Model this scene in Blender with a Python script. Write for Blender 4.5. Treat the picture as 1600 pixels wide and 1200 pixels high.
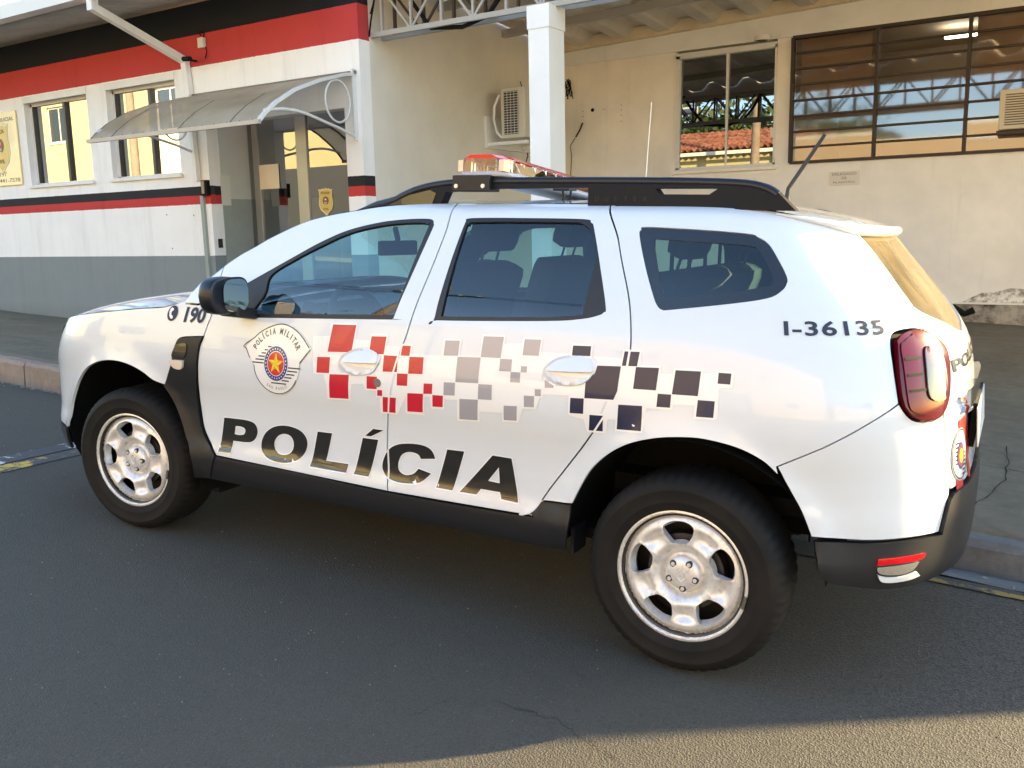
import bpy, bmesh, math, random
import numpy as np
from mathutils import Vector, Matrix, Quaternion
from mathutils.geometry import delaunay_2d_cdt
random.seed(7); rng=np.random.RandomState(5)
PI=math.pi
for o in list(bpy.data.objects): bpy.data.objects.remove(o)
SC=bpy.context.scene; COL=SC.collection
# ---------------------------------------------------------------- camera, world, sun, exposure
cam=bpy.data.cameras.new('camera'); camo=bpy.data.objects.new('camera',cam); COL.objects.link(camo); SC.camera=camo
CAMR=[[0.84639, 0.532161, -0.020683], [-0.070332, 0.150189, 0.986152], [-0.527899, 0.833215, -0.164547]]   # rows: right, up, forward
CAMP=[3.7814, -3.389, 1.3464]
m=Matrix(((CAMR[0][0],CAMR[1][0],-CAMR[2][0],CAMP[0]),(CAMR[0][1],CAMR[1][1],-CAMR[2][1],CAMP[1]),(CAMR[0][2],CAMR[1][2],-CAMR[2][2],CAMP[2]),(0,0,0,1)))
camo.matrix_world=m
cam.sensor_width=36; cam.sensor_fit='HORIZONTAL'; cam.lens=36*1418.32/1600; cam.clip_start=.05; cam.clip_end=500
SUN=Vector((.655,.67,.27)).normalized()
el=math.asin(SUN.z); az=math.atan2(SUN.x,SUN.y)
W=bpy.data.worlds.new('World'); SC.world=W; W.use_nodes=True
nt=W.node_tree; bg=nt.nodes['Background']
sky=nt.nodes.new('ShaderNodeTexSky'); sky.sky_type='NISHITA'; sky.sun_disc=False
sky.sun_elevation=el; sky.sun_rotation=az; sky.air_density=1.2; sky.dust_density=.6; sky.ozone_density=2.2
nt.links.new(sky.outputs[0],bg.inputs[0]); bg.inputs[1].default_value=.15
sl=bpy.data.lights.new('sun','SUN'); sl.energy=5.0; sl.angle=math.radians(.55); sl.color=(1,.755,.38)
so=bpy.data.objects.new('sun',sl); COL.objects.link(so); so.rotation_euler=(-SUN).to_track_quat('-Z','Y').to_euler(); so.location=(20,25,12)
vs=SC.view_settings; vs.view_transform='Standard'; vs.look='None'; vs.exposure=2.33; vs.gamma=1
try: vs.use_curve_mapping=False
except Exception: pass
SC.render.engine='CYCLES'
SC.cycles.max_bounces=8; SC.cycles.diffuse_bounces=5; SC.cycles.glossy_bounces=4; SC.cycles.transparent_max_bounces=16; SC.cycles.transmission_bounces=6

# ---------------------------------------------------------------- materials
MATS={}
def mat(name,base=(.5,.5,.5),rough=.5,metal=0,coat=0,spec=.5,emit=None,es=1,build=None):
    if name in MATS: return MATS[name]
    m=bpy.data.materials.new(name); m.use_nodes=True; t=m.node_tree; b=t.nodes['Principled BSDF']
    b.inputs['Base Color'].default_value=(*base,1); b.inputs['Roughness'].default_value=rough; b.inputs['Metallic'].default_value=metal
    b.inputs['Specular IOR Level'].default_value=spec
    b.inputs['Coat Weight'].default_value=coat; b.inputs['Coat Roughness'].default_value=.02
    if emit: b.inputs['Emission Color'].default_value=(*emit,1); b.inputs['Emission Strength'].default_value=es
    if build: build(t,b)
    MATS[name]=m; return m
def N(t,k,**kw):
    n=t.nodes.new(k)
    for a,v in kw.items():
        if a in('inputs',):
            for i,x in v.items(): n.inputs[i].default_value=x
        else: setattr(n,a,v)
    return n
def pos(t,obj=False):
    if obj: return N(t,'ShaderNodeTexCoord').outputs['Object']
    return N(t,'ShaderNodeNewGeometry').outputs['Position']
def noise(t,vec,scale,detail=4,rough=.55,dist=0):
    n=N(t,'ShaderNodeTexNoise',inputs={'Scale':scale,'Detail':detail,'Roughness':rough,'Distortion':dist}); t.links.new(vec,n.inputs['Vector']); return n.outputs['Fac']
def ramp(t,fac,stops,interp='LINEAR'):
    r=N(t,'ShaderNodeValToRGB'); r.color_ramp.interpolation=interp; e=r.color_ramp.elements
    while len(e)<len(stops): e.new(.5)
    for i,(p,c) in enumerate(stops): e[i].position=p; e[i].color=(*c,1) if len(c)==3 else c
    t.links.new(fac,r.inputs[0]); return r.outputs[0]
def mixc(t,fac,a,b,mode='MIX'):
    n=N(t,'ShaderNodeMix',data_type='RGBA',blend_type=mode)
    for s,v in ((0,fac),(6,a),(7,b)):
        if hasattr(v,'is_linked') or isinstance(v,bpy.types.NodeSocket): t.links.new(v,n.inputs[s])
        elif isinstance(v,(int,float)): n.inputs[s].default_value=v
        else: n.inputs[s].default_value=(*v,1)
    return n.outputs[2]
def bump(t,b,h,strength=.3,dist=.01):
    n=N(t,'ShaderNodeBump',inputs={'Strength':strength,'Distance':dist}); t.links.new(h,n.inputs['Height']); t.links.new(n.outputs[0],b.inputs['Normal'])
def plaster(c,var=.08,dirt=.25,sc=3.0,dc=(.30,.27,.22),bs=.25):
    def f(t,b):
        p=pos(t); n1=noise(t,p,sc,6,.6); n2=noise(t,p,.7,4,.6,.6); n3=noise(t,p,90,3,.6)
        lo=tuple(x*(1-var) for x in c); hi=tuple(min(1,x*(1+var)) for x in c)
        col=ramp(t,n1,[(.3,lo),(.7,hi)])
        fac=ramp(t,n2,[(.52,(0,0,0)),(.80,(dirt,)*3)])
        # rain streaks run down the wall
        mp=N(t,'ShaderNodeMapping',inputs={'Scale':(5,5,.35)}); t.links.new(p,mp.inputs[0]); n4=noise(t,mp.outputs[0],1.6,5,.7)
        f4=ramp(t,n4,[(.58,(0,0,0)),(.85,(dirt*.8,)*3)])
        col=mixc(t,fac,col,dc); col=mixc(t,f4,col,dc); t.links.new(col,b.inputs['Base Color']); bump(t,b,n3,bs,.003)
    return f
M={}
def paintm(t,b):
    tc=pos(t,True); sx=N(t,'ShaderNodeSeparateXYZ'); t.links.new(tc,sx.inputs[0]); n=noise(t,tc,7,6,.7); n2=noise(t,tc,260,2)
    lo=N(t,'ShaderNodeMath',operation='MULTIPLY_ADD',use_clamp=True); t.links.new(sx.outputs[2],lo.inputs[0]); lo.inputs[1].default_value=-2.6; lo.inputs[2].default_value=1.75
    f=N(t,'ShaderNodeMath',operation='MULTIPLY'); t.links.new(lo.outputs[0],f.inputs[0]); t.links.new(ramp(t,n,[(.35,(.02,.02,.02)),(.75,(.34,.34,.34))]),f.inputs[1])
    t.links.new(mixc(t,f.outputs[0],(.66,.70,.735),(.36,.31,.25)),b.inputs['Base Color'])
    t.links.new(ramp(t,n,[(.3,(.015,.015,.015)),(.8,(.075,.075,.075))]),b.inputs['Coat Roughness'])
M['paint']=mat('white_car_paint',(.66,.70,.735),.32,coat=1.0,build=paintm)
M['film']=mat('white_reflective_film',(.82,.82,.81),.3,coat=1.0)
M['liner']=mat('wheel_housing_black',(.006,.006,.0065),.8,spec=.2)
def plas(t,b):
    n=noise(t,pos(t,True),420,2); bump(t,b,n,.12,.002)
M['plastic']=mat('black_grained_plastic',(.011,.012,.015),.42,spec=.35,build=plas)
M['gloss']=mat('black_gloss_trim',(.012,.012,.014),.16,coat=.6)
M['rubber']=mat('black_seal_rubber',(.012,.012,.013),.5)
M['vinyl']=mat('black_vinyl_letter',(.012,.012,.012),.22,coat=1)
M['red']=mat('red_vinyl',(.52,.012,.030),.3,coat=.35)
M['grey']=mat('grey_vinyl',(.34,.33,.36),.25,coat=1)
M['navy']=mat('navy_vinyl',(.014,.020,.055),.28,coat=.25,spec=.35)
M['letter']=mat('dark_blue_grey_letter',(.035,.045,.075),.5,spec=.2)
def tyre(t,b):
    n=noise(t,pos(t,True),40,5,.7); n2=noise(t,pos(t,True),5,4,.6)
    t.links.new(mixc(t,ramp(t,n2,[(.4,(0,0,0)),(.75,(.7,.7,.7))]),(.008,.0078,.0075),(.022,.018,.014)),b.inputs['Base Color']); bump(t,b,n,.2,.002)
M['tyre']=mat('tyre_rubber',(.018,.017,.016),.75,spec=.25,build=tyre)
def steel(t,b):
    n=noise(t,pos(t,True),60,4,.6); t.links.new(ramp(t,n,[(.25,(.50,.46,.41)),(.42,(.70,.69,.67)),(.7,(.80,.79,.77))]),b.inputs['Base Color'])
M['rim']=mat('silver_painted_steel',(.58,.56,.54),.38,metal=.4,coat=.15,build=steel)
M['rail']=mat('satin_black_rail',(.007,.009,.013),.5,spec=.18)
M['railtop']=mat('satin_black_rail_top',(.008,.010,.015),.3,spec=.4)
M['darkmetal']=mat('dark_steel',(.06,.06,.06),.45,metal=.8)
M['chrome']=mat('chrome',(.75,.75,.75),.08,metal=1)
M['interior']=mat('dark_grey_upholstery',(.035,.037,.042),.85)
M['dash']=mat('dashboard_plastic',(.03,.032,.036),.6)
M['bulb']=mat('silver_reflector',(.8,.8,.8),.15,metal=1)
def glassmat(name,tint,fres=1.5,extra=0.0,rough=0,gcol=(1,1,1)):
    m=bpy.data.materials.new(name); m.use_nodes=True; t=m.node_tree; t.nodes.clear()
    o=N(t,'ShaderNodeOutputMaterial'); tr=N(t,'ShaderNodeBsdfTransparent'); tr.inputs[0].default_value=(*tint,1)
    gl=N(t,'ShaderNodeBsdfGlossy'); gl.inputs['Roughness'].default_value=rough; gl.inputs[0].default_value=(*gcol,1)
    fr=N(t,'ShaderNodeFresnel'); fr.inputs[0].default_value=fres
    a=N(t,'ShaderNodeMath',operation='ADD',use_clamp=True); t.links.new(fr.outputs[0],a.inputs[0]); a.inputs[1].default_value=extra
    mx=N(t,'ShaderNodeMixShader'); t.links.new(a.outputs[0],mx.inputs[0]); t.links.new(tr.outputs[0],mx.inputs[1]); t.links.new(gl.outputs[0],mx.inputs[2]); t.links.new(mx.outputs[0],o.inputs[0])
    MATS[name]=m; return m
M['carglass']=glassmat('green_tinted_car_glass',(.60,.84,.84),1.5,.03)
M['privglass']=glassmat('tinted_rear_car_glass',(.52,.76,.75),1.5,.03)
M['winglass']=glassmat('reflective_window_glass',(.25,.25,.25),1.6,.38)
M['darkglass']=glassmat('dark_window_glass',(.03,.035,.035),1.6,.20)
M['doorglass']=glassmat('door_glass',(.42,.43,.43),1.55,.24)
M['pane']=glassmat('dusty_louvre_glass',(.70,.64,.56),1.5,.10,.04)
def dusty(t,b):
    t.nodes.clear(); o=N(t,'ShaderNodeOutputMaterial'); tr=N(t,'ShaderNodeBsdfTransparent'); tr.inputs[0].default_value=(.38,.50,.48,1); gl=N(t,'ShaderNodeBsdfGlossy'); gl.inputs[1].default_value=.03; fr=N(t,'ShaderNodeFresnel'); fr.inputs[0].default_value=1.55
    d=N(t,'ShaderNodeBsdfDiffuse'); d.inputs[0].default_value=(.45,.36,.22,1); p=pos(t); n=noise(t,p,6,5,.6); f=ramp(t,n,[(.3,(.16,.16,.16)),(.7,(.34,.34,.34))])
    m1=N(t,'ShaderNodeMixShader'); t.links.new(fr.outputs[0],m1.inputs[0]); t.links.new(tr.outputs[0],m1.inputs[1]); t.links.new(gl.outputs[0],m1.inputs[2])
    m2=N(t,'ShaderNodeMixShader'); t.links.new(f,m2.inputs[0]); t.links.new(m1.outputs[0],m2.inputs[1]); t.links.new(d.outputs[0],m2.inputs[2]); t.links.new(m2.outputs[0],o.inputs[0])
M['dustyglass']=mat('dusty_rear_glass',(.4,.4,.3),.1,build=dusty)
M['mirror']=mat('mirror_glass',(.75,.8,.8),.02,metal=1)
def lens(name,c,tr=.5,rough=.10):
    def f(t,b): b.inputs['Transmission Weight'].default_value=tr
    return mat(name,c,rough,coat=0,spec=.3,build=f)
M['redlens']=lens('dark_red_lens',(.10,.002,.008),.1)
M['lampin']=mat('lamp_inner_shell',(.20,.18,.16),.3,metal=.6)
M['redlens2']=lens('bright_red_lens',(.75,.006,.012),.2)
M['clearlens']=glassmat('clear_lens',(.88,.88,.85),1.5,.02)

# ---------------------------------------------------------------- mesh helpers
ABS=set()   # empties whose parts are given in street coordinates
def tag(o,label=None,cat=None,group=None,kind=None):
    if label: o['label']=label
    if cat: o['category']=cat
    if group: o['group']=group
    if kind: o['kind']=kind
    return o
def link(name,me,mt,parent=None,smooth=False):
    o=bpy.data.objects.new(name,me); COL.objects.link(o)
    if mt is not None: me.materials.append(mt)
    if parent:
        o.parent=parent
        if parent.name in ABS: o.matrix_parent_inverse=Matrix.Translation(-Vector(parent.location))
    if smooth:
        for p in me.polygons: p.use_smooth=True
    return o
def mesh(name,v,f,mt,parent=None,smooth=False):
    me=bpy.data.meshes.new(name); me.from_pydata([tuple(map(float,x)) for x in v],[],[tuple(int(i) for i in x) for x in f]); me.update()
    return link(name,me,mt,parent,smooth)
def empty(name,loc=(0,0,0),label=None,cat=None,group=None,mat4=None):
    o=bpy.data.objects.new(name,None); COL.objects.link(o); o.empty_display_size=.1
    if mat4 is not None: o.matrix_world=mat4
    else: o.location=loc; ABS.add(o.name)
    return tag(o,label,cat,group)
class MB:
    def __init__(s): s.v=[]; s.f=[]
    def add(s,v,f):
        b=len(s.v); s.v+=[tuple(map(float,x)) for x in v]; s.f+=[tuple(i+b for i in q) for q in f]; return s
    def box(s,x0,x1,y0,y1,z0,z1,M4=None):
        v=[(x0,y0,z0),(x1,y0,z0),(x1,y1,z0),(x0,y1,z0),(x0,y0,z1),(x1,y0,z1),(x1,y1,z1),(x0,y1,z1)]
        if M4 is not None: v=[tuple(M4@Vector(p)) for p in v]
        return s.add(v,[(0,3,2,1),(4,5,6,7),(0,1,5,4),(1,2,6,5),(2,3,7,6),(3,0,4,7)])
    def bar(s,p,q,w,h=None,up=(0,0,1)):
        p=Vector(p); q=Vector(q); d=(q-p); L=d.length; d.normalize(); h=h or w; up=Vector(up)
        if abs(d.dot(up))>.98: up=Vector((0,1,0))
        sd=d.cross(up).normalized(); u=sd.cross(d)
        v=[]
        for e in (p,q):
            for a,b in ((-1,-1),(1,-1),(1,1),(-1,1)): v.append(e+sd*a*w/2+u*b*h/2)
        return s.add(v,[(0,1,2,3),(7,6,5,4),(0,4,5,1),(1,5,6,2),(2,6,7,3),(3,7,4,0)])
    def tube(s,pts,r,n=8,closed=False,cap=True):
        pts=[Vector(p) for p in pts]; R=[]; m=len(pts); ref=None
        for i in range(m):
            a=pts[i-1] if (i>0 or closed) else pts[i]; b=pts[(i+1)%m] if (i<m-1 or closed) else pts[i]
            d=(b-a).normalized()
            if ref is None: ref=Vector((0,0,1)) if abs(d.z)<.9 else Vector((0,1,0))
            sd=d.cross(ref).normalized(); u=sd.cross(d).normalized(); ref=u
            rr=r[i] if isinstance(r,(list,tuple)) else r
            R.append([pts[i]+(sd*math.cos(k*2*PI/n)+u*math.sin(k*2*PI/n))*rr for k in range(n)])
        v=[p for r_ in R for p in r_]; f=[]
        for i in range(m if closed else m-1):
            for k in range(n):
                a=i*n+k; b=i*n+(k+1)%n; c=((i+1)%m)*n+(k+1)%n; d=((i+1)%m)*n+k; f.append((a,b,c,d))
        if cap and not closed: f.append(tuple(range(n))[::-1]); f.append(tuple((m-1)*n+k for k in range(n)))
        return s.add(v,f)
    def cyl(s,c,ax,r,h,n=20,r2=None):
        c=Vector(c); ax=Vector(ax).normalized(); return s.tube([c,c+ax*h],[r,r if r2 is None else r2],n)
    def prism(s,poly,y0,y1,axis='y'):
        n=len(poly); mk={'y':lambda a,b,c:(a,c,b),'x':lambda a,b,c:(c,a,b),'z':lambda a,b,c:(a,b,c)}[axis]
        v=[mk(a,b,y0) for a,b in poly]+[mk(a,b,y1) for a,b in poly]
        f=[tuple(range(n)),tuple(range(2*n-1,n-1,-1))]+[(i,n+i,n+(i+1)%n,(i+1)%n) for i in range(n)]
        return s.add(v,f)
    def build(s,name,mt,parent=None,smooth=False,bevel=0,fix=True):
        o=mesh(name,s.v,s.f,mt,parent,smooth)
        if fix:
            bm=bmesh.new(); bm.from_mesh(o.data); bmesh.ops.recalc_face_normals(bm,faces=bm.faces)
            if bevel: bmesh.ops.bevel(bm,geom=[e for e in bm.edges],offset=bevel,segments=2,affect='EDGES',profile=.6)
            bm.to_mesh(o.data); bm.free()
        if smooth:
            for p in o.data.polygons: p.use_smooth=True
            try: o.data.set_sharp_from_angle(angle=math.radians(38))
            except Exception: pass
        return o
def box(name,x0,x1,y0,y1,z0,z1,mt,parent=None,bevel=0): return MB().box(x0,x1,y0,y1,z0,z1).build(name,mt,parent,bevel=bevel)
def inset(P,d):
    P=np.array(P,float); n=len(P); A=.5*np.sum(P[:,0]*np.roll(P[:,1],-1)-np.roll(P[:,0],-1)*P[:,1]); sg=1 if A>0 else -1
    e0=P-np.roll(P,1,0); e1=np.roll(P,-1,0)-P
    e0/=np.maximum(np.linalg.norm(e0,axis=1,keepdims=True),1e-9); e1/=np.maximum(np.linalg.norm(e1,axis=1,keepdims=True),1e-9)
    n0=np.stack([-e0[:,1],e0[:,0]],1); n1=np.stack([-e1[:,1],e1[:,0]],1); nn=n0+n1; L=np.linalg.norm(nn,axis=1,keepdims=True); nn/=np.maximum(L,1e-6)
    k=np.clip(1/np.maximum((nn*n0).sum(1),.35),1,2.2)
    return P+sg*d*nn*k[:,None]
def smooth_poly(P,k=5,all_corner=False):
    n=len(P); out=[]
    cr=[(len(p)>2 and bool(p[2])) or all_corner for p in P]; Q=[np.array(p[:2],float) for p in P]
    for i in range(n):
        a,b=Q[i],Q[(i+1)%n]
        if cr[i] and cr[(i+1)%n]: out.append(a); continue
        p0=a if cr[i] else Q[i-1]; p3=b if cr[(i+1)%n] else Q[(i+2)%n]
        for j in range(k):
            t=j/k; m0=(b-p0)*.5; m1=(p3-a)*.5
            out.append((2*t**3-3*t*t+1)*a+(t**3-2*t*t+t)*m0+(-2*t**3+3*t*t)*b+(t**3-t*t)*m1)
    return np.array(out)
def densify(P,step):
    out=[]; n=len(P)
    for i in range(n):
        a,b=P[i],P[(i+1)%n]; L=np.linalg.norm(b-a); k=max(1,int(math.ceil(L/step)))
        for j in range(k): out.append(a+(b-a)*j/k)
    return np.array(out)
def inpoly(x,y,P):
    r=np.zeros(x.shape,bool); n=len(P); j=n-1
    for i in range(n):
        xi,yi=P[i]; xj,yj=P[j]
        if yi!=yj: r^=((yi>y)!=(yj>y))&(x<(xj-xi)*(y-yi)/(yj-yi)+xi)
        j=i
    return r
def cdt(outer,holes,step):
    loops=[outer]+list(holes); V=[];E=[]
    for L in loops:
        b=len(V); V+=[tuple(p) for p in L]; E+=[(b+i,b+(i+1)%len(L)) for i in range(len(L))]
    lo=outer.min(0); hi=outer.max(0)
    gx,gy=np.meshgrid(np.arange(lo[0]+step*.5,hi[0],step),np.arange(lo[1]+step*.5,hi[1],step)); gx=gx.ravel(); gy=gy.ravel()
    ok=inpoly(gx,gy,outer)
    for h in holes: ok&=~inpoly(gx,gy,h)
    B=np.array(V); gx=gx[ok]; gy=gy[ok]
    if len(gx):
        d=np.min(np.hypot(gx[:,None]-B[None,:,0],gy[:,None]-B[None,:,1]),axis=1); k=d>step*.35; gx=gx[k]; gy=gy[k]
    V+=list(zip(gx.tolist(),gy.tolist()))
    r=delaunay_2d_cdt([Vector(p) for p in V],E,[],0,1e-6)
    vv=np.array([tuple(p) for p in r[0]]); ff=[tuple(f) for f in r[2]]
    F=np.array([f for f in ff if len(f)==3]); c=vv[F].mean(1); ok=inpoly(c[:,0],c[:,1],outer)
    for h in holes: ok&=~inpoly(c[:,0],c[:,1],h)
    F=F[ok]
    a=vv[F[:,1]]-vv[F[:,0]]; b2=vv[F[:,2]]-vv[F[:,0]]; s=a[:,0]*b2[:,1]-a[:,1]*b2[:,0]; F[s<0]=F[s<0][:,::-1]
    # boundary edges
    cnt={}
    for t in F:
        for i in range(3):
            e=(t[i],t[(i+1)%3]); cnt[e]=1
    bd=[e for e in cnt if (e[1],e[0]) not in cnt]
    return vv,F,bd
def panel(name,fn,outer,holes,mt,parent=None,off=0.0,step=.035,lip=.012,gap=.002,mirror=False,k=5,corner=False,ds=None,raw=False):
    """a sheet cut to an outline given in the surface's own two coordinates, laid on surface fn and given turned-in edges"""
    o=outer if raw else smooth_poly(outer,k,corner); o=densify(np.array(o),ds or step)
    if gap: o=inset(o,gap)
    hs=[densify(np.array(h if raw else smooth_poly(h,k,corner)),ds or step) for h in holes]
    vv,F,bd=cdt(o,hs,step)
    def ev(u,z): return np.stack(fn(u,z),-1)
    P=ev(vv[:,0],vv[:,1]); e=1e-4
    Nn=np.cross(ev(vv[:,0]+e,vv[:,1])-P,ev(vv[:,0],vv[:,1]+e)-P); Nn/=np.linalg.norm(Nn,axis=1,keepdims=True)
    P=P+Nn*off
    V=P.tolist(); nv=len(V); NV=Nn.tolist(); Fl=[tuple(f) for f in F]
    if lip:
        idx={}
        for a,b in bd:
            t=P[b]-P[a]; nn=np.cross(t,(Nn[a]+Nn[b])*.5); nn/=max(np.linalg.norm(nn),1e-9)
            for q in (a,b):
                if q not in idx:
                    idx[q]=len(V); V.append(P[q].tolist()); NV.append(nn.tolist()); V.append((P[q]-Nn[q]*lip).tolist()); NV.append(nn.tolist())
            Fl.append((idx[b],idx[a],idx[a]+1,idx[b]+1))
    V=np.array(V); NV=np.array(NV)
    if mirror: V[:,1]*=-1; NV[:,1]*=-1; Fl=[f[::-1] for f in Fl]
    me=bpy.data.meshes.new(name); me.from_pydata(V.tolist(),[],[tuple(int(i) for i in f) for f in Fl]); me.update()
    for p in me.polygons: p.use_smooth=True
    try: me.normals_split_custom_set_from_vertices([tuple(x) for x in NV])
    except Exception as ex: print('normals',ex)
    return link(name,me,mt,parent)
def flatxz(y):
    return lambda u,z:(u,np.full(np.shape(u),y),z)
_txt={}
def text2d(s,bold=.0,sub=0,spacing=1.0):
    key=(s,bold,sub,spacing)
    if key in _txt: return _txt[key]
    cu=bpy.data.curves.new('t','FONT'); cu.body=s; cu.size=1; cu.offset=bold; cu.resolution_u=3; cu.space_character=spacing
    ob=bpy.data.objects.new('t',cu); COL.objects.link(ob); dg=bpy.context.evaluated_depsgraph_get(); me=bpy.data.meshes.new_from_object(ob.evaluated_get(dg))
    if sub:
        bm=bmesh.new(); bm.from_mesh(me); bmesh.ops.triangulate(bm,faces=bm.faces); bmesh.ops.subdivide_edges(bm,edges=[e for e in bm.edges if e.calc_length()>.3],cuts=sub,use_grid_fill=False); bmesh.ops.triangulate(bm,faces=bm.faces); bm.to_mesh(me); bm.free()
    V=np.array([v.co[:] for v in me.vertices]); F=[tuple(p.vertices) for p in me.polygons]
    bpy.data.objects.remove(ob)
    lo=V.min(0); hi=V.max(0); V=(V-lo); _txt[key]=(V[:,:2],F,(hi-lo)[:2]); return _txt[key]
def text_on(name,s,fmap,h,mt,parent=None,bold=.0,sub=0,w=None,spacing=1.0):
    """letters of height h; fmap turns flat (a,b) into a point"""
    V,F,sz=text2d(s,bold,sub,spacing); k=h/sz[1]; kx=k if w is None else w/sz[0]
    P=[fmap(a*kx,b*k) for a,b in V]
    return mesh(name,P,F,mt,parent)

# ---------------------------------------------------------------- the car's body surface (metres, car's own frame: x back, y to the kerb, z up)
def pchip(xs, ys):
    xs=np.array(xs,float); ys=np.array(ys,float); h=np.diff(xs); d=np.diff(ys)/h
    m=np.zeros(len(xs)); m[0]=d[0]; m[-1]=d[-1]
    for i in range(1,len(xs)-1):
        if d[i-1]*d[i]>0:
            w1=2*h[i]+h[i-1]; w2=h[i]+2*h[i-1]; m[i]=(w1+w2)/(w1/d[i-1]+w2/d[i])
    def f(x):
        x=np.clip(x,xs[0],xs[-1]); i=np.clip(np.searchsorted(xs,x)-1,0,len(xs)-2)
        t=(x-xs[i])/h[i]
        return (2*t**3-3*t*t+1)*ys[i]+(t**3-2*t*t+t)*h[i]*m[i]+(-2*t**3+3*t*t)*ys[i+1]+(t**3-t*t)*h[i]*m[i+1]
    return f
# half width of the body against height
WZ=pchip([.15,.24,.32,.38,.43,.465,.495,.54,.62,.70,.78,.85,.92,1.0,1.08,1.16,1.24,1.32,1.40,1.46,1.50,1.525,1.54],
         [.80,.842,.872,.886,.889,.885,.874,.869,.868,.876,.891,.898,.895,.884,.868,.845,.812,.775,.733,.697,.664,.62,.56])
# rear end at the centre line, front end at the centre line
XR=pchip([.15,.30,.42,.55,.66,.74,.82,.92,1.0,1.06,1.12,1.20,1.30,1.40,1.47,1.54],
         [3.30,3.42,3.47,3.472,3.462,3.450,3.440,3.432,3.420,3.405,3.375,3.315,3.230,3.145,3.095,3.085])
XF=pchip([.15,.25,.35,.5,.62,.75,.85,.92,.98,1.04,1.54],[-.74,-.82,-.86,-.885,-.89,-.86,-.80,-.745,-.69,-.62,-.55])
X0R,X0F=2.35,.10
NR=pchip([.3,.9,1.1,1.3,1.54],[3.4,3.4,3.25,3.6,3.5])
NF=3.3
KU=.9
def side(u,z):
    """body surface; u runs along the side (= x there) and wraps round both ends, z is height. near side has y<0"""
    u=np.asarray(u,float); z=np.asarray(z,float); W=WZ(z)
    x=np.array(np.broadcast_to(u,np.broadcast(u,z).shape),float); y=np.array(np.broadcast_to(W,x.shape),float)
    r=u>X0R
    ph=np.clip((u-X0R)/KU,1e-6,1.5707); a=XR(z)-X0R; n=NR(z)
    c=np.sin(ph); s=np.cos(ph)
    rr=((c/a)**n+(s/W)**n)**(-1/n)
    x=np.where(r,X0R+rr*c,x); y=np.where(r,rr*s,y)
    q=u<X0F
    ph=np.clip((X0F-u)/KU,1e-6,1.5707); a=X0F-XF(z); n=NF
    c=np.sin(ph); s=np.cos(ph)
    rr=((c/a)**n+(s/W)**n)**(-1/n)
    x=np.where(q,X0F-rr*c,x); y=np.where(q,rr*s,y)
    # flared wheel arches
    for cx in (0.0,2.673):
        d=np.hypot(x-cx,z-.352)
        g=np.where(d<.43,1.0,np.exp(-((d-.43)/.055)**2))
        b=.022*g*np.clip((z-.25)/.2,0,1)*np.clip(y/.5,0,1)
        y=y+b
    return x,-y,np.array(np.broadcast_to(z,x.shape),float)

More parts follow.
